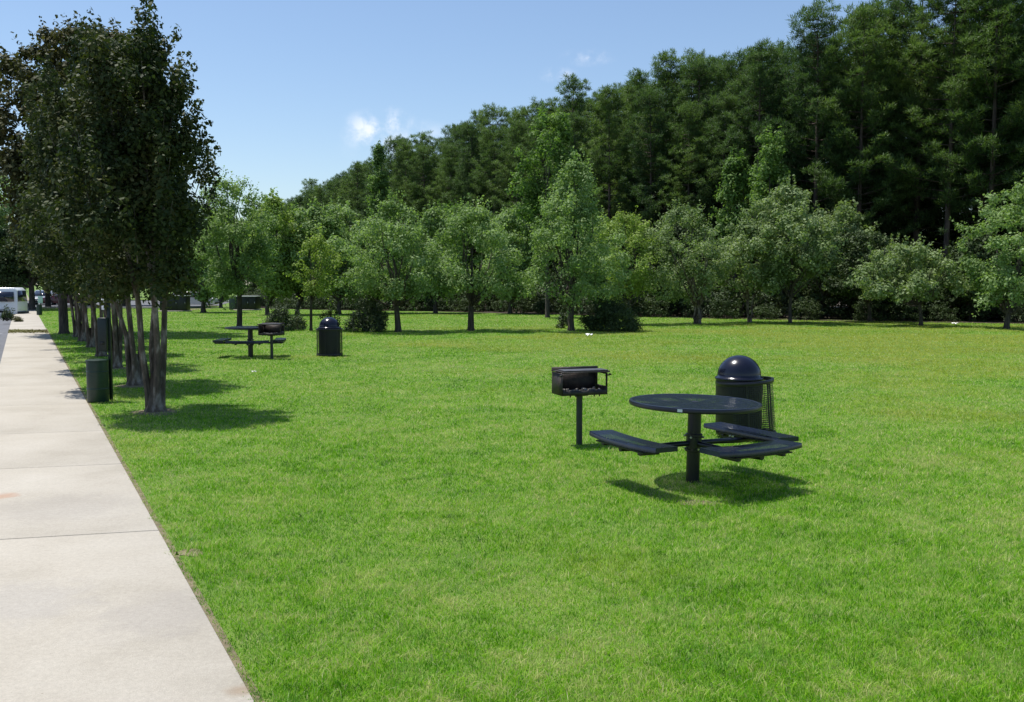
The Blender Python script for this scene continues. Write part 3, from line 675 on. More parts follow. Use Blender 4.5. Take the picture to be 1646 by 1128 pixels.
for i, (px, py, a, b, yt, yb, lm, lb) in enumerate(back2):
    ltree(px, py, a, b, yt, yb, 60 + i, lm, lb, 'round', .14, 100, .19, 260, G3, cr=(.5, .85))
# taller sweetgums pushing up through the pine front
G4 = 'tall bright green broadleaf trees among the pines'
for (px, Y, hw, yt, sd, lm, lb, sh) in [(880, 56, 48, 186, 80, 'gum', 'tall bright green tree rising behind the tallest lawn tree, against the pines', 'column'),
        (612, 84, 22, 236, 81, 'gum', 'bright green tree with a pointed top breaking the skyline of the distant pines', 'cone'),
        (1232, 55, 30, 215, 82, 'gum', 'slim yellow-green tree climbing between the pines in the middle of the wood', 'column'),
        (725, 74, 40, 330, 83, 'gum', 'green tree low in front of the distant pines', 'round'),
        (1180, 57, 24, 255, 84, 'gum', 'small yellow-green tree low in the pines left of the broad grey-green tree', 'column')]:
    p = atY(px, Y); k = FPX / Y; H = CAM_Z + (456 - yt) / k
    tag(broadleaf('sweetgum_tree', p, H, H * .35, hw / k, sd, lm, 'bark', .13, 110 if px != 1232 else 60, .19, 260, shape=sh, cr=(.4, .75), limbs=12), lb, 'tree', G4)

# --- pine wood
pairs = [pine_meshes(100 + i, 16.8, (3.1, 3.5, 2.9)[i % 3], 'needle' if i % 3 else 'needle2', st) for i, st in enumerate((.26, .2, .34, .24, .3, .14, .22))]
pr = random.Random(5)
A = Vector((41, 35)); B = Vector((29.5, 50)); Cc = Vector((18.0, 59)); Dd = Vector((7.5, 70)); E = Vector((-12.5, 102)); F = Vector((-37, 162)); G = Vector((-62, 225))
poly = [A, B, Cc, Dd, E, F, G]
front = []
for a, b in zip(poly[:-1], poly[1:]):
    L = (b - a).length; stp = 3.0 if a.y < 60 else (3.8 if a.y < 100 else 6)
    n = max(1, int(L / stp))
    for i in range(n): front.append((a.lerp(b, i / n), (b - a).normalized(), stp))
cnt = 0; vis = 0
for (p, d, stp) in front:
    nrm = Vector((d.y, -d.x)) if d.y > 0 else Vector((-d.y, d.x))      # away from the lawn, to the right
    if nrm.x < 0: nrm = -nrm
    for r in range(6):
        q = p + nrm * (r * 3.3 + pr.uniform(-.8, .8)) + d * (pr.uniform(-.9, .9) + (r % 2) * stp * .5)
        if q.x / q.y > .66 and q.x > 24: pass
        if q.x / q.y > .78: continue
        if r >= 4 and q.y > 110: continue
        pix = 823 + q.x / q.y * FPX
        s = pr.uniform(.94, 1.05) * (1.0 + .018 * r) * (1.19 if q.y < 57 else 1.19 - .022 * (q.y - 57) if q.y < 64 else 1.01)
        sz = pr.uniform(.97, 1.03)
        if r == 0: s *= .9
        o = place_tree('pine_tree', pairs[pr.randrange(7)], (q.x, q.y, -.02), s * pr.uniform(.97, 1.05), pr.uniform(0, 6.28), sz)
        if r == 0:
            inframe = pix < 1660
            if inframe:
                tag(o, 'front-rank pine of the wood, %s from the right edge' % ORD[vis], 'tree', 'pines in the front rank of the wood'); vis += 1
            else: tag(o, 'tall dark pine beyond the right edge of the view', 'tree', 'pines beyond the right edge')
        else: tag(o, 'tall dark pine in the crowded ranks behind the front pines', 'tree', 'pines in the rear ranks of the wood')
        cnt += 1
print('pines', cnt, 'front visible', vis)

US = []
for i in range(3):
    r_ = broadleaf('understorey_tree', (0, 0, 0), 6.2, .7, 2.2, 300 + i, ('dark', 'olive', 'dark')[i], 'bark', .07, 90, .22, 190, shape='round', cr=(.5, .9), limbs=8); US.append(r_)
nu = 0
for (p, d, stp) in front[::1]:
    nrm = Vector((d.y, -d.x)); nrm = nrm if nrm.x > 0 else -nrm
    for r, dist in enumerate((6.5, 13.0, 19.5)):
        q = p + nrm * (dist + pr.uniform(-1.2, 1.2)) + d * pr.uniform(-1, 1)
        if q.x / q.y > .8: continue
        o = US[nu] if nu < 3 else copy_tree(US[(0, 2, 0, 2, 1)[pr.randrange(5)]])
        o.location = (q.x, q.y, 0); o.rotation_euler.z = pr.uniform(0, 6.28); k_ = pr.uniform(.8, 1.15); o.scale = (k_, k_, k_ * pr.uniform(.8, 1.1)); nu += 1
        tag(o, 'shaded broadleaf tree growing under the pines, deep in the wood', 'tree', 'understorey trees under the pines')
# --- bushes and undergrowth
def bush(name, loc, rx, H, seed, lm, label, nc=70, leaf=.09, per=1150, group=None, ry=None, cr=(.16, .3)):
    rg = np.random.default_rng(seed); pr_ = random.Random(seed); root = empty(name, loc); ry = ry or rx
    Cs, Rs = [], []
    for k in range(nc):
        th = pr_.uniform(0, 6.28); ph = math.asin(pr_.uniform(0, 1)); rr = pr_.uniform(.62, 1.0) * (1 + .14 * math.sin(3 * th + seed) + .1 * math.sin(5 * th))
        r = pr_.uniform(*cr) * max(.6, rx)
        Cs.append((math.cos(th) * math.cos(ph) * rr * (rx - r * .6), math.sin(th) * math.cos(ph) * rr * (ry - r * .6), max(r * .5, math.sin(ph) * rr * (H - r * .5)))); Rs.append(r)
    mb = MB(); clump_leaves(mb, Cs, Rs, per, leaf, leaf * .5, rg, up=.4, flat=1); mb.build('foliage', M[lm], root, fix=False)
    tb = MB()
    for k in range(9):
        c = Vector(Cs[pr_.randrange(len(Cs))]); tb.tube(limb_pts((pr_.uniform(-.06, .06), pr_.uniform(-.06, .06), -.04), c, .05, pr_, 4, .04), [.03, .024, .018, .012, .005], 5)
    tb.build('stem', M['bark'], root, smooth=True)
    return tag(root, label, 'bush', group)
GB = 'rounded evergreen bushes on the lawn'
bush('evergreen_bush', at(450, 531), .86, 1.3, 1, 'juniper', 'rounded grey-green bush behind the far grill', group=GB, nc=80)
bush('evergreen_bush', at(478, 529), .42, .75, 2, 'dark', 'small dark bush touching the right side of the bush behind the far grill', group=GB, nc=40)
bush('evergreen_bush', at(592, 532), 1.08, 1.45, 3, 'juniper', 'broad rounded bush right of the far litter bin', group=GB, nc=100)
bush('evergreen_bush', at(531, 528), .5, 1.35, 4, 'dark', 'narrow dark bush straight behind the far litter bin', group=GB, nc=50)
bush('evergreen_bush', at(985, 531), 1.35, 1.55, 5, 'dark', 'largest near-black dense bush beside the trunk of the tallest lawn tree', group=GB, nc=130)
bush('evergreen_bush', at(906, 527), .4, .8, 6, 'juniper', 'small olive bush left of the trunk of the tallest lawn tree', group=GB, nc=40)
bush('evergreen_bush', at(12, 514), .42, .78, 7, 'dark', 'round dark bush in front of the white van', nc=45)
bush('small_plant', at(28, 517), .28, .36, 8, 'bronze', 'small brown-green plant at the sidewalk edge below the white van', nc=22, leaf=.08)
# undergrowth in two ranks along the foot of the wood
ub = []
for i, (sd, lm) in enumerate(((21, 'dark'), (22, 'dark'), (23, 'juniper'), (24, 'dark'))):
    rg = np.random.default_rng(sd); pr_ = random.Random(sd); Cs, Rs = [], []
    for k in range(55):
        th = pr_.uniform(0, 6.28); rr = pr_.random() ** .5; z = pr_.random() ** .8 * (1.9 - rr * .8)
        Cs.append((math.cos(th) * rr * 1.3, math.sin(th) * rr * 1.0, z + .1)); Rs.append(pr_.uniform(.25, .45))
    mb = MB(); clump_leaves(mb, Cs, Rs, 240, .17, .09, rg); me = mb.mesh('foliage'); me.materials.append(M[lm])
    tb = MB()
    for k in range(6): tb.tube(limb_pts((0, 0, -.03), Cs[k], .03, pr_, 4, .04), [.03, .025, .02, .012, .006], 5)
    mt = tb.mesh('stem'); mt.materials.append(M['bark']); ub.append((me, mt))
def under(x, y, s, sz, i, label, group):
    root = empty('undergrowth_shrub', (x, y, -.02), i * 1.7); root.scale = (s, s, s * sz)
    for nm, me in zip(('foliage', 'stem'), ub[i % 4]):
        o = bpy.data.objects.new(nm, me); col.objects.link(o); o.parent = root
    tag(root, label, 'shrub', group)
edge = [(38, 36), (30, 44.5), (24.0, 49.5), (18.5, 51), (14.2, 53), (10.5, 55.5), (7, 58), (3.3, 61.5), (-1.2, 66), (-6.5, 69.5), (-13, 72), (-19, 77), (-22.5, 86), (-27, 100), (-33, 122), (-40, 145)]
vi = 0; prr = random.Random(9)
for (a, b) in zip(edge[:-1], edge[1:]):
    a = Vector(a); b = Vector(b); n = max(1, round((b - a).length / 1.9))
    for i in range(n):
        p = a.lerp(b, i / n); pix = 823 + p.x / p.y * FPX
        for r in range(3):
            q = p + Vector((r * 1.3, r * 1.7)) + Vector((prr.uniform(-.4, .4), prr.uniform(-.4, .4)))
            s = prr.uniform(.55, .8) if r == 0 else prr.uniform(.95, 1.5)
            szz = prr.uniform(.7, 1.1)
            under(q.x, q.y, s, szz * (1 if r < 2 else 1.5), prr.randrange(4), 'dark leafy shrub in the undergrowth along the foot of the wood', 'undergrowth shrubs along the foot of the wood')
            vi += 1
# far left backdrop trees, beyond the car park, and the ones over the van
bl = [broadleaf('far_tree', (0, 0, 0), 9.5, 1.6, 3.4, 200 + i, lm, 'bark', .2, 120, .26, 150, shape='round', cr=(.8, 1.3), limbs=10) for i, lm in enumerate(('dark', 'maple', 'dark'))]
spots = [(-64, 118), (-58, 112), (-52, 122), (-46, 116), (-40, 124), (-35, 118), (-30, 125), (-25, 117), (-21, 128), (-17, 118), (-70, 108), (-76, 112), (-62, 100), (-82, 104), (-90, 110), (-12, 122), (-30, 138), (-42, 140), (-54, 138), (-12, 80), (-16, 84), (-19.5, 84), (-21, 92), (-24.5, 97), (-17, 94), (-27, 106), (-9, 88), (-13, 100), (-22, 104), (-33, 110), (-38, 116), (-6, 84)]
names = 'far broadleaf trees beyond the car parks'
for i, (x, y) in enumerate(spots):
    if i < 3: o = bl[i]
    else: o = copy_tree(bl[prr.randrange(3)])
    o.location = (x, y, -.6 if x < -55 else -.05); o.rotation_euler.z = prr.uniform(0, 6.28); s = prr.uniform(.8, 1.05) * (.66 if y < 98 and x > -40 else 1); o.scale = (s, s, s)
    tag(o, 'dark far-off tree in the hazy line of trees closing the view beyond the car parks', 'tree', names)
for (px, Y, yt, hw, sd, lm, lb) in [(8, 74, 285, 70, 90, 'maple', 'grey-green tree behind the white van at the left edge'), (52, 72, 360, 52, 91, 'dark', 'dark tree whose trunk stands beside the far green bin'),
        (78, 80, 395, 50, 92, 'dark', 'dark tree left of the thick dark trunk, shading the parked cars'), (-40, 74, 330, 80, 93, 'olive', 'tree behind the parked van, cut by the left edge'), (120, 84, 380, 50, 94, 'dark', 'dark tree seen between the stems of the farthest myrtles'), (200, 86, 360, 60, 95, 'dark', 'far tree behind the stems of the nearest myrtles')]:
    p = atY(px, Y); k = FPX / Y; H = CAM_Z + (456 - yt) / k
    tag(broadleaf('roadside_tree', (p.x, p.y, -.05), H, 1.9, hw / k, sd, lm, 'bark', .22, 130, .22, 200, shape='round', cr=(.6, 1.0), limbs=12, fork=1.8), lb, 'tree', 'trees around the car parks')

# ------------------------------------------------------------------ furniture
def arc_plank(cx, cy, ang, r, length, width, z, thick, curve=.07, n=12):
    """curved seat plank with its middle at polar (ang, r)"""
    V = []; rad = Vector((math.cos(ang), math.sin(ang))); tan = Vector((-rad.y, rad.x))
    rings = []
    for i in range(n + 1):
        u = i / n * 2 - 1
        wd = width * (1 - .10 * abs(u) ** 4); bow = -curve * u * u
        zz = z + .010 * u * u
        c = Vector((cx, cy)) + rad * (r + bow) + tan * (u * length / 2)
        nd = (rad + tan * (2 * curve * u / (length / 2) * .5)).normalized()
        for (o, dz) in ((-.5, -thick), (-.5, -.006), (-.485, 0), (.485, 0), (.5, -.006), (.5, -thick)):
            q = c + nd * (o * wd); V.append((q.x, q.y, zz + dz))
    Q = []
    for i in range(n):
        for k in range(5): Q.append((i * 6 + k, i * 6 + k + 1, (i + 1) * 6 + k + 1, (i + 1) * 6 + k))
    mb = MB(); mb.add(V, Q=Q); mb.P.append([0, 1, 2, 3, 4, 5]); L = n * 6; mb.P.append([L + 5, L + 4, L + 3, L + 2, L + 1, L]); return mb
def picnic_table(loc, rz, tilt=0):
    t = empty('picnic_table', loc, rz)
    t.rotation_euler = (tilt, R(1.2), rz)
    R0 = .645; ZT = .785
    mb = MB(); prof = [(0, ZT), (.2, ZT), (.4, ZT), (R0 - .035, ZT)]
    mb.lathe(prof, 64); top = mb.build('tabletop', M['navy_mesh'], t, smooth=True)
    mb = MB(); mb.lathe([(R0 - .035, ZT - .012), (R0 - .035, ZT + .002), (R0 - .02, ZT + .006), (R0 - .004, ZT + .002), (R0 + .002, ZT - .012), (R0, ZT - .034), (R0 - .014, ZT - .042), (R0 - .035, ZT - .03), (R0 - .035, ZT - .012)], 72)
    mb.build('rim', M['navy'], t, smooth=True)
    mb = MB(); mb.lathe([(.0, ZT + .0045), (.022, ZT + .004), (.034, ZT + .002), (.034, ZT - .01)], 24); mb.build('umbrella_hole_cap', M['black'], t, smooth=True)
    mb = MB()
    for k in range(8):
        a = math.pi * k / 4 + .2; mb.box((math.cos(a) * R0 * .49, math.sin(a) * R0 * .49, ZT - .026), (R0 * .93, .03, .03), rotz(a))
    mb.build('support_frame', M['navy'], t)
    mb = MB(); mb.tube([(0, 0, -.1), (0, 0, ZT - .04)], .066, 24); mb.lathe([(.12, ZT - .012), (.12, ZT - .035), (.066, ZT - .05)], 24); mb.build('post', M['navy'], t, smooth=True)
    mb = MB(); mb.tube([(0, 0, .29), (0, 0, .47)], .076, 24)
    mb.lathe([(.076, .47), (.084, .465), (.084, .445), (.076, .44)], 24); mb.lathe([(.076, .32), (.084, .315), (.084, .295), (.076, .29)], 24)
    mb.build('collar', M['navy'], t, smooth=True)
    for k in range(8):
        a = math.pi / 4 * k + .3; b = MB(); zz = .44 if k % 2 else .325
        d = Vector((math.cos(a), math.sin(a), 0)); b.tube([d * .08 + Vector((0, 0, zz)), d * .103 + Vector((0, 0, zz))], .011, 6); b.build('bolt', M['gal'], t, smooth=True)
    rs = .775
    for deg in (208, 304, 31):
        a = R(deg); rad = Vector((math.cos(a), math.sin(a), 0)); tan = Vector((-rad.y, rad.x, 0))
        s = arc_plank(0, 0, a, rs, 1.08, .29, .452, .045, .035).build('seat', M['navy_mesh'], t, smooth=True)
        mb = MB()
        mb.tube([rad * .07 + Vector((0, 0, .375)), rad * .3 + Vector((0, 0, .372)), rad * (rs - .16) + Vector((0, 0, .36)), rad * (rs + .1) + Vector((0, 0, .372))], .027, 12)
        mb.box(tuple(rad * rs + Vector((0, 0, .39))), (.24, .78, .012), rotz(a))
        mb.build('seat_arm', M['navy'], t, smooth=True)
        for u in (-.3, .3):
            mb = MB(); mb.box(tuple(rad * (rs - .06 * (u * 2) ** 2 * .5) + tan * u + Vector((0, 0, .368))), (.22, .05, .024), rotz(a))
            mb.build('seat_bracket', M['navy'], t, bevel=.005)
        b = MB(); p = rad * .52 + Vector((0, 0, .398)); b.tube([p, p + Vector((0, 0, .014))], .012, 8); b.tube([p + tan * .04 , p + tan * .04 + Vector((0, 0, .014))], .012, 8); b.build('bolt', M['gal'], t, smooth=True)
    return t, R0, ZT
TBL = at(1113, 772)
tb1, R0, ZT = picnic_table((TBL.x, TBL.y, 0), 0, R(.0))
tag(tb1, 'nearer round navy picnic table with three curved seats and a white sticker on its rim', 'picnic table', 'round picnic tables')
kk = [o for o in kids[tb1.name]]
far_t = copy_tree(tb1); p = at(403, 572.5); far_t.location = p; far_t.rotation_euler = (0, 0, R(-24))
tag(far_t, 'farther round picnic table, seen almost edge-on beside the far grill', 'picnic table', 'round picnic tables')
# sticker on the rim of the near one, facing the camera-left
a = R(247); mb = MB(); V = []
for i in range(5):
    th = a + (i - 2) * .018
    for z in (ZT - .031, ZT - .004): V.append((math.cos(th) * (R0 + .0045), math.sin(th) * (R0 + .0045), z))
for i in range(5):
    th = a + (i - 2) * .018
    for z in (ZT - .031, ZT - .004): V.append((math.cos(th) * (R0 + .0020), math.sin(th) * (R0 + .0020), z))
mb.add(V, Q=[(2 * i, 2 * i + 2, 2 * i + 3, 2 * i + 1) for i in range(4)] + [(10 + 2 * i, 11 + 2 * i, 13 + 2 * i, 12 + 2 * i) for i in range(4)]); mb.build('sticker', M['sticker'], tb1)

def litter_bin(loc, lean, solid=False):
    t = empty('litter_bin', loc); s = M['navy_mesh']
    Rb = .345; Hb = .735
    th = R(lean); c, s_ = math.cos(th), math.sin(th); Mr = [[c, 0, s_], [0, 1, 0], [-s_, 0, c]]
    rx = .09 if lean else 0
    # perforated outer basket
    mb = MB(); mb.lathe([(Rb - .012, .015), (Rb, .02), (Rb, .25), (Rb, .5), (Rb, Hb - .03)], 56, (rx, 0, 0), Mr); o = mb.build('basket', M['navy_mesh2'], t, smooth=True)
    for z0, z1, dr in ((0.0, .05, .012), (Hb - .045, Hb, .018)):
        mb = MB()
        mb.lathe([(Rb - .014, z0), (Rb + dr * .8, z0), (Rb + dr, z0 + .006), (Rb + dr, z1 - .006), (Rb + dr * .8, z1), (Rb - .014, z1), (Rb - .014, z0)], 56, (rx, 0, 0), Mr)
        mb.build('band', M['navy'], t, smooth=True)
    for k in range(6):
        mb = MB(); a = k * math.pi / 3 + .35; p0 = np.array(Mr) @ np.array([math.cos(a) * (Rb - .01), math.sin(a) * (Rb - .01), .03]); p1 = np.array(Mr) @ np.array([math.cos(a) * (Rb - .01), math.sin(a) * (Rb - .01), Hb - .02])
        mb.tube([p0 + np.array([rx, 0, 0]), p1 + np.array([rx, 0, 0])], .011, 6)
        mb.build('upright', M['navy'], t, smooth=True)
    lx = -.035 if lean else 0
    mb = MB(); mb.lathe([(0, .03), (.27, .03), (.285, .06), (.29, .735), (.27, .74)], 40, (lx, 0, 0)); mb.build('liner', M['black'], t, smooth=True)
    # domed lid with collar and push flap
    mb = MB(); Rd = .272; pf = [(Rd + .026, .735), (Rd + .03, .745), (Rd + .03, .762), (Rd + .012, .77), (Rd, .775)]
    for k in range(1, 17):
        a = math.pi / 2 * k / 16; pf.append((max(.0001, Rd * math.cos(a)), .785 + Rd * .94 * math.sin(a)))
    mb.lathe(pf, 56, (lx, 0, 0)); d = mb.build('dome_lid', M['dome'], t, smooth='all')
    mb = MB(); V = []
    for j in range(7):
        for i in range(9):
            el = R(6 + j * 7.5); az = R(20 + i * 12); r = Rd + .004
            V.append((lx + r * math.cos(el) * math.cos(az), r * math.cos(el) * math.sin(az), .785 + r * .94 * math.sin(el)))
    mb.add(V, Q=[(j * 9 + i, j * 9 + i + 1, (j + 1) * 9 + i + 1, (j + 1) * 9 + i) for j in range(6) for i in range(8)]); mb.build('flap', M['navy'], d, smooth='all')
    return t
M['navy_mesh2'] = coated('perforated_bin_steel', (.006, .008, .016), (.012, .014, .026), .5, 0)
def bin_holes(m):
    nt = m.node_tree; b = nt.nodes['Principled BSDF']; g = N(nt, 'ShaderNodeTexCoord'); sp = N(nt, 'ShaderNodeSeparateXYZ'); nt.links.new(g.outputs['Object'], sp.inputs[0])
    at2 = N(nt, 'ShaderNodeMath', operation='ARCTAN2'); nt.links.new(sp.outputs[1], at2.inputs[0]); nt.links.new(sp.outputs[0], at2.inputs[1])
    mu = N(nt, 'ShaderNodeMath', operation='MULTIPLY'); nt.links.new(at2.outputs[0], mu.inputs[0]); mu.inputs[1].default_value = 15.0
    mz = N(nt, 'ShaderNodeMath', operation='MULTIPLY'); nt.links.new(sp.outputs[2], mz.inputs[0]); mz.inputs[1].default_value = 42
    cx = N(nt, 'ShaderNodeCombineXYZ'); nt.links.new(mu.outputs[0], cx.inputs[0]); nt.links.new(mz.outputs[0], cx.inputs[1])
    vo = N(nt, 'ShaderNodeTexVoronoi', voronoi_dimensions='2D'); vo.inputs['Scale'].default_value = 1; vo.inputs['Randomness'].default_value = 0; nt.links.new(cx.outputs[0], vo.inputs['Vector'])
    lt = N(nt, 'ShaderNodeMath', operation='LESS_THAN'); lt.inputs[1].default_value = .42; nt.links.new(vo.outputs['Distance'], lt.inputs[0])
    tr = N(nt, 'ShaderNodeBsdfTransparent'); ms = N(nt, 'ShaderNodeMixShader'); nt.links.new(lt.outputs[0], ms.inputs[0]); nt.links.new(b.outputs[0], ms.inputs[1]); nt.links.new(tr.outputs[0], ms.inputs[2])
    nt.links.new(ms.outputs[0], nt.nodes['Material Output'].inputs[0])
bin_holes(M['navy_mesh2'])
tag(litter_bin(at(1191, 702), -4.5), 'nearer domed litter bin, its perforated basket leaning, behind the nearer table', 'litter bin', 'domed litter bins')
tag(litter_bin(at(530, 571), 0), 'farther domed litter bin standing upright alone on the lawn', 'litter bin', 'domed litter bins')

def grill(loc, rz):
    t = empty('park_grill', loc, rz)
    mb = MB(); mb.tube([(0, 0, -.1), (0, 0, .60)], .038, 16); mb.build('post', M['ironpost'], t, smooth=True)
    W, D, z0, z1 = .58, .34, .61, .875
    def side(sx):
        m = MB()
        # side wall: full height, front edge cut back at the top
        out = [(-D / 2, z0), (D / 2, z0), (D / 2, z1), (-D / 2, z1)]
        m.prism(out, lambda a, b, tt: (sx * W / 2 + (tt - .5) * .008, a, b))
        return m
    m = side(-1); m.build('side_panel', M['iron'], t)
    # right side with a square notch open to the light
    m = MB(); out = [(-D / 2, z0), (D / 2, z0), (D / 2, z1), (D * .32, z1), (D * .32, z0 + .11), (-D * .30, z0 + .11), (-D * .30, z1), (-D / 2, z1)]
    for (a0, a1, b0, b1) in ((-D / 2, D / 2, z0, z0 + .10), (D * .36, D / 2, z0 + .10, z1), (-D / 2, -D * .38, z0 + .10, z1), (-D * .38, D * .36, z1 - .02, z1)):
        m.box((W / 2, (a0 + a1) / 2, (b0 + b1) / 2), (.008, a1 - a0 - .0006, b1 - b0 - .0006))
    m.build('side_panel', M['iron'], t)
    m = MB(); m.box((0, D / 2 - .004, (z0 + z1) / 2), (W - .012, .008, z1 - z0 - .002)); m.build('back_panel', M['iron'], t)
    m = MB(); m.box((0, 0, z0 + .004), (W - .012, D - .018, .008)); m.box((0, -D / 2 + .004, z0 + .03), (W - .012, .007, .055)); m.box((0, 0, z0 - .012), (.16, .16, .012)); m.build('firebox_floor', M['iron'], t)
    rg = random.Random(3); m = MB()
    for k in range(90):
        x, y, s = rg.uniform(-W / 2 + .03, W / 2 - .03), rg.uniform(-D / 2 + .03, D / 2 - .04), rg.uniform(.012, .03)
        a = rg.uniform(0, 3); m.box((x, y, z0 + .012 + s / 2 + rg.uniform(0, .03)), (s * 1.5, s, s), rotz(a))
    m.build('ash', M['ash'], t)
    # cooking grate: frame, rods and a solid warming plate at the front
    m = MB(); zg = z1 + .022
    for x in np.linspace(-W / 2 - .015, W / 2 + .015, 27): m.tube([(x, -D / 2 - .03, zg), (x, D / 2 - .03, zg)], .005, 5)
    for y in (-D / 2 - .03, 0, D / 2 - .03): m.tube([(-W / 2 - .02, y, zg - .008), (W / 2 + .02, y, zg - .008)], .008, 6)
    m.build('cooking_grate', M['iron'], t)
    m = MB(); m.box((.01, -D / 2 + .085, zg + .011), (W - .02, .22, .010)); m.build('warming_plate', M['grate'], t, bevel=.002)
    m = MB(); m.box((0, D / 2 - .022, z1 + .03), (W + .02, .03, .05)); m.build('back_rail', M['iron'], t)
    for sx in (-1, 1):
        m = MB(); y = -D / 2 - .0
        m.tube([(sx * W / 2, y + .05, z1 - .035), (sx * (W / 2 + .028), y + .02, z1 - .03), (sx * (W / 2 + .034), y - .03, z1 - .02), (sx * (W / 2 + .012), y - .04, z1 - .01)], .009, 8); m.build('handle', M['iron'], t, smooth=True)
    for x in (-.18, -.11, .13, .2): m = MB(); m.tube([(x, -D / 2 + .02, z0 - .02), (x, -D / 2 + .02, z0 + .001)], .009, 6); m.build('floor_lug', M['iron'], t)
    return t
g1 = grill(at(931, 713), R(19)); tag(g1, 'nearer black charcoal grill on a post, left of the nearer picnic table', 'grill', 'charcoal grills on posts')
g2 = copy_tree(g1); g2.location = at(437, 576); g2.rotation_euler.z = R(-6); tag(g2, 'farther black charcoal grill on a post, beside the far picnic table', 'grill', 'charcoal grills on posts')
q = at(931, 713); BARE.append((q.x, q.y, .16, .16))
q = at(1122, 806); BARE.append((q.x, q.y, .22, .14)); blotch('bare_ground', (q.x, q.y), .2, .12, -.010, M['soil'], 41)
for (px, py, r) in ((306, 886, .1),):
    q = at(px, py); BARE.append((q.x, q.y, r, r)); blotch('bare_ground', (q.x, q.y), r, r, -.008, M['soil'], px)
BARE.append((TBL.x, TBL.y, .14, .14))

# --- pet waste station: can, post, bag dispenser, sign
def waste_station(loc, s=1.0):
    t = empty('waste_station', loc)
    m = MB(); m.lathe([(0.0, .0), (.165, .0), (.17, .01), (.17, .66), (.178, .665), (.178, .69), (.165, .695), (.05, .70), (0.0, .70)], 36, (0, 0, 0)); m.build('can', M['green'], t, smooth=True)
    for zz in (.2, .48): m = MB(); m.lathe([(.1702, zz), (.174, zz + .005), (.174, zz + .025), (.1702, zz + .03)], 36); m.build('can_rib', M['green'], t, smooth=True)
    m = MB(); m.box((.13, .21, .88), (.05, .05, 2.0)); m.build('post', M['greendark'], t, bevel=.006)
    m = MB(); m.box((.055, .14, 1.10), (.15, .10, .56)); d = m.build('bag_dispenser', M['greendark'], t, bevel=.012)
    m = MB(); m.box((.055, .086, .96), (.07, .008, .05)); m.build('bag_slot', M['trim'], d)
    m = MB(); m.box((.055, .16, 1.64), (.012, .16, .26), rotz(R(35))); m.build('sign', M['sticker'], t, bevel=.003)
    return t
tag(waste_station(at(158, 645)), 'nearer dark green waste station, can under a tall post beside the second myrtle', 'waste station', 'green waste stations beside the sidewalk')
t = empty('waste_station', at(63.5, 506))
m = MB(); m.lathe([(0, 0), (.16, 0), (.16, .6), (.17, .61), (.17, .64), (0, .65)], 24); m.build('can', M['green'], t, smooth=True)
m = MB(); m.box((0, .2, .8), (.05, .05, 1.6)); m.build('post', M['greendark'], t)
m = MB(); m.box((0, .16, .95), (.3, .02, .45)); m.build('sign', M['sign_green'], t, bevel=.004)
tag(t, 'distant small green waste station with a pale green sign where the sidewalk ends', 'waste station', 'green waste stations beside the sidewalk')

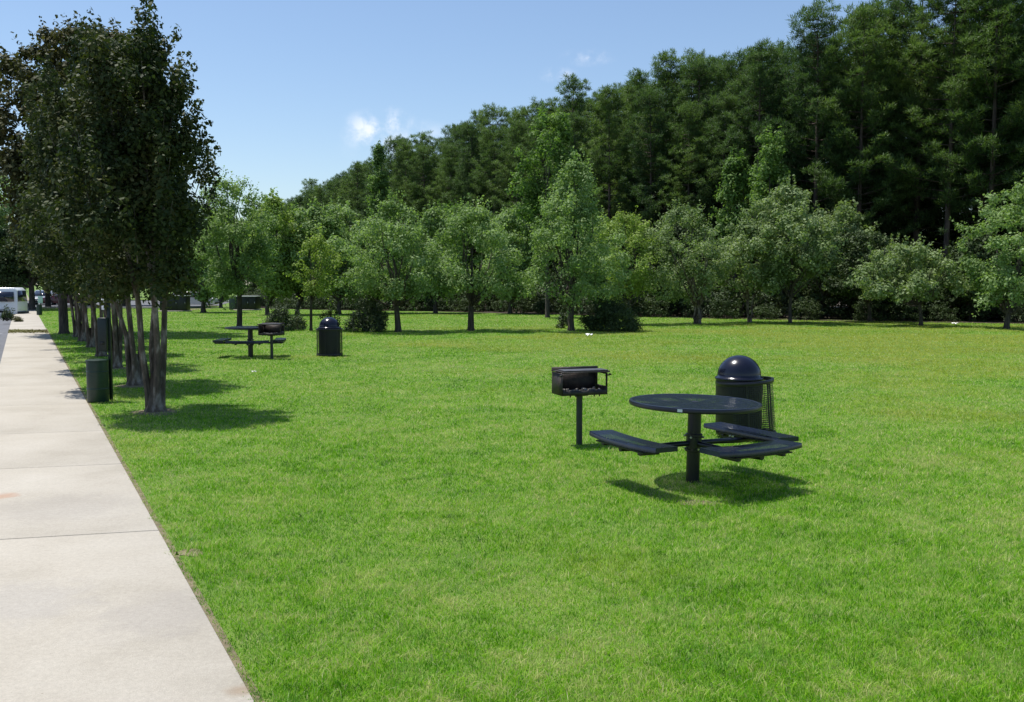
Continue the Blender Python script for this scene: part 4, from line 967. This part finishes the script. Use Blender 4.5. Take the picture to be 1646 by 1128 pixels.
# --- vehicles
def wheel(parent, x, y, r, w=.22):
    m = MB(); m.lathe([(r * .62, -w / 2), (r * .95, -w / 2), (r, -w * .35), (r, w * .35), (r * .95, w / 2), (r * .62, w / 2)], 28, (0, 0, 0), [[1, 0, 0], [0, 0, 1], [0, -1, 0]])
    o = m.build('wheel', M['tyre'], parent, smooth=True, loc=(x, y, r))
    m = MB(); m.lathe([(0, w * .4), (r * .3, w * .42), (r * .6, w * .36), (r * .62, w * .3), (r * .62, -w * .3), (r * .6, -w * .36), (r * .3, -w * .42), (0, -w * .4)], 20, (0, 0, 0), [[1, 0, 0], [0, 0, 1], [0, -1, 0]])
    m.build('rim', M['rim'], o, smooth=True)
def vehicle(name, loc, rz, prof, W, paint, wins, wheels, wr, winds=(), lights=(), scale=1):
    """prof: side outline (x,z); body narrows towards the roof; front is +x"""
    t = empty(name, loc, rz); t.scale = (scale,) * 3
    zs = [p[1] for p in prof]; zmin, zmax = min(zs), max(zs); belt = zmin + (zmax - zmin) * .52
    def hw(z): return W / 2 * (1 - .02 * max(0, (.5 - z))) - max(0, z - belt) / (zmax - belt) * .11 * W
    m = MB(); n = len(prof)
    V = [(x, -hw(z), z) for x, z in prof] + [(x, hw(z), z) for x, z in prof]
    m.P.append(list(range(n))); m.P.append(list(range(2 * n - 1, n - 1, -1)))
    m.add(V, Q=[(k, n + k, n + (k + 1) % n, (k + 1) % n) for k in range(n)])
    b = m.build('body', M[paint], t, bevel=.05)
    for side in (-1, 1):
        for wq in wins:
            m = MB(); V = []
            for e in (.004, .016):
                for x, z in wq: V.append((x, side * (hw(z) + e), z))
            k = len(wq); m.P.append(list(range(k))); m.P.append(list(range(2 * k - 1, k - 1, -1))); m.add(V, Q=[(i, (i + 1) % k, k + (i + 1) % k, k + i) for i in range(k)])
            m.build('window', M['glass'], t)
        for x in wheels: wheel(t, x, side * (W / 2 - .10), wr)
        for x in wheels:
            m = MB(); m.lathe([(wr * 1.13, 0), (wr * 1.2, .004)], 24, (x, side * (W / 2 + .003), wr), [[1, 0, 0], [0, 0, side], [0, 1, 0]]); m.build('wheel_arch', M['trim'], t)
        m = MB(); xw = wins[-1][0][0]; m.box((xw + .25, side * (W / 2 + .09), belt + .12), (.1, .16, .2)); m.build('mirror', M['white'] if paint == 'white' else M['trim'], t, bevel=.02)
    for (x0, z0, x1, z1) in winds:
        d = Vector((z0 - z1, 0, x1 - x0)).normalized(); 
        if (x0 + x1) / 2 * d.x < 0: d = -d
        m = MB(); V = []
        for e in (.006, .02):
            for (x, z, s) in ((x0, z0, -1), (x0, z0, 1), (x1, z1, 1), (x1, z1, -1)): V.append((x + d.x * e, s * (hw(z) - .09), z + d.z * e))
        m.add(V, Q=[(0, 1, 2, 3), (7, 6, 5, 4), (0, 4, 5, 1), (1, 5, 6, 2), (2, 6, 7, 3), (3, 7, 4, 0)]); m.build('windscreen', M['glass'], t)
    for (x, z) in lights:
        for s in (-1, 1):
            m = MB(); m.box((x, s * W * .36, z), (.06, .28, .14)); m.build('headlight', M['lamp'], t, bevel=.02)
    m = MB(); xs = [p[0] for p in prof]
    for x in (min(xs) - .02, max(xs) + .02): m.box((x, 0, zmin + .17), (.14, W * .94, .18))
    m.build('bumper', M['trim'], t, bevel=.03)
    return t
van_prof = [(-2.75, .38), (2.65, .38), (2.78, .62), (2.74, 1.0), (2.4, 1.2), (1.78, 2.08), (1.55, 2.17), (-2.6, 2.2), (-2.75, 2.02), (-2.8, 1.1)]
vw = [[(-2.6, 1.3), (-.75, 1.3), (-.75, 1.92), (-2.55, 1.92)], [(-.68, 1.3), (.85, 1.3), (.85, 1.92), (-.68, 1.92)], [(2.15, 1.27), (1.05, 1.27), (1.05, 1.92), (1.72, 1.9)]]
p = at(46, 503)
tag(vehicle('passenger_van', (p.x - 2.7, p.y - 1.3, -.5), R(189), van_prof, 1.98, 'white', vw, (-1.75, 1.75), .37, [(2.37, 1.24, 1.83, 2.02), (-2.76, 1.98, -2.79, 1.3)], [(2.72, .86)]),
    'white passenger van with dark side windows parked tail to the sidewalk', 'van')
car_prof = [(-2.2, .3), (2.15, .3), (2.25, .55), (2.15, .76), (1.2, .92), (.45, 1.4), (-.1, 1.46), (-1.0, 1.42), (-1.75, 1.0), (-2.22, .92), (-2.28, .6)]
cw = [[(-1.45, .96), (-.45, .96), (-.45, 1.34), (-.98, 1.34)], [(.98, .95), (-.36, .96), (-.36, 1.35), (.38, 1.33)]]
cws = [(1.18, .94, .48, 1.37), (-1.72, 1.02, -1.04, 1.39)]
suv_prof = [(-2.3, .34), (2.2, .34), (2.32, .6), (2.22, 1.0), (1.2, 1.12), (.55, 1.68), (0, 1.76), (-2.0, 1.74), (-2.28, 1.15), (-2.36, .7)]
sw = [[(-2.0, 1.15), (-.5, 1.15), (-.5, 1.6), (-1.85, 1.6)], [(.98, 1.13), (-.4, 1.14), (-.4, 1.62), (.48, 1.58)]]
sws = [(1.16, 1.14, .6, 1.64), (-2.26, 1.18, -2.05, 1.66)]
p = atY(318, 84); tag(vehicle('parked_car', (p.x - .2, p.y, -.12), R(4), suv_prof, 1.8, 'white', sw, (-1.45, 1.4), .35, sws, [(2.24, .8)], .8), 'white car parked behind the lawn, framed by a tree trunk', 'car', 'cars parked beyond the lawn')
p = atY(112, 88); tag(vehicle('parked_car', (p.x, p.y, -.1), R(172), car_prof, 1.75, 'maroon', cw, (-1.35, 1.35), .32, cws, [(2.17, .62)]), 'maroon car parked behind the thick dark trunk', 'car', 'cars parked beyond the lawn')
p = atY(72, 90); tag(vehicle('parked_car', (p.x, p.y, -.1), R(-70), car_prof, 1.75, 'silver', cw, (-1.35, 1.35), .32, cws, [(2.17, .62)]), 'pale blue-silver car nose-on behind the distant waste station', 'car', 'cars parked beyond the lawn')
p = atY(92, 97); tag(vehicle('parked_car', (p.x, p.y, -.1), R(-85), suv_prof, 1.8, 'white', sw, (-1.45, 1.4), .35, sws, [(2.24, .8)]), 'white car in the far row between the silver and the maroon cars', 'car', 'cars parked beyond the lawn')

# --- dark utility cabinets; sun on the lids is painted in as a paler colour
def cabinet(loc, rz, W, D, H, side=False):
    t = empty('utility_cabinet', loc, rz)
    m = MB(); m.box((0, 0, H / 2 + .04), (W, D, H - .08)); m.build('body', M['cabinet'], t, bevel=.015)
    m = MB(); m.box((0, 0, .0), (W + .2, D + .2, .12)); m.build('base_slab', M['concrete'], t)
    m = MB(); m.box((0, 0, H + .02), (W + .08, D + .08, .05)); m.build('lid', M['cabinet_lid'], t, bevel=.01)
    n = 3
    for i in range(n):
        m = MB(); m.box((-W / 2 + W * (i + .5) / n, -D / 2 - .008, H * .52), (W / n - .05, .014, H * .72)); d = m.build('door', M['cabinet'], t, bevel=.004)
        m = MB(); m.box((-W / 2 + W * (i + .85) / n, -D / 2 - .025, H * .55), (.03, .02, .14)); m.build('handle', M['gal'], d)
    if side:
        m = MB(); m.box((-W / 2 - .25, 0, H * .46), (.48, D * .8, H * .86)); m.build('side_box', M['cabinet_side'], t, bevel=.01)
        m = MB(); m.box((-W / 2 - .6, -.1, H * .68), (.2, .5, .08)); m.build('shelf', M['cabinet_lid'], t)
    return t
p = at(277, 500.5); tag(cabinet((p.x, p.y + .6, 0), R(3), 1.85, 1.0, 1.08), 'left dark utility cabinet with sunlit lid beyond the lawn, seen right of the nearest myrtle', 'cabinet', 'dark utility cabinets beyond the lawn')
p = at(395, 498.5); tag(cabinet((p.x, p.y + .6, 0), R(-3), 1.55, 1.1, 1.0, True), 'right dark utility cabinet with a grey-green side box, behind the upright lawn tree trunk', 'cabinet', 'dark utility cabinets beyond the lawn')

# --- scraps of litter
def scrap(loc, s, seed, label):
    rg = random.Random(seed); V = []; n = 5
    for j in range(n):
        for i in range(n): V.append(((i / 4 - .5) * s * (1 + rg.uniform(-.15, .15)), (j / 4 - .5) * s * .7, .03 + rg.uniform(0, s * .35)))
    m = MB(); m.add(V, Q=[(j * n + i, j * n + i + 1, (j + 1) * n + i + 1, (j + 1) * n + i) for j in range(n - 1) for i in range(n - 1)])
    o = m.build('paper_scrap', M['paper'], loc=loc); sd = o.modifiers.new('s', 'SOLIDIFY'); sd.thickness = .003; tag(o, label, 'litter', 'scraps of paper on the lawn')
scrap(at(408, 600), .09, 1, 'small white paper scrap on the lawn in front of the far grill')
scrap(at(947, 541), .26, 2, 'white paper scrap on the lawn in front of the near-black bush')
scrap(at(1535, 522), .26, 3, 'white paper scrap at the edge of the wood on the right')
# olive-brown leaf shapes strewn in a band across the pavement
def leaf_shape_strip():
    rg = np.random.default_rng(4); n = 2600
    Y = 39.4 + rg.normal(size=n) * .55; u = rg.random(n) * WID * .98 + .02; X = xl(Y) + u
    C = np.stack([X, Y, np.full(n, .008) + rg.random(n) * .015], 1); mb = MB(); leaves(mb, C, rg.normal(size=(n, 3)) * .25 + np.array([0, 0, 1]), .09, .06, rg)
    m = leaf_mat('olive_leaf_shape', (.07, .05, .02), (.12, .11, .03), (.17, .17, .05), trans=.1)
    me = mb.mesh('leaf_shapes'); me.materials.append(m); o = bpy.data.objects.new('leaf_shapes', me); col.objects.link(o); tag(o, 'band of scattered olive-brown leaf shapes across the sidewalk', 'leaf litter', kind='stuff')
leaf_shape_strip()
grass()
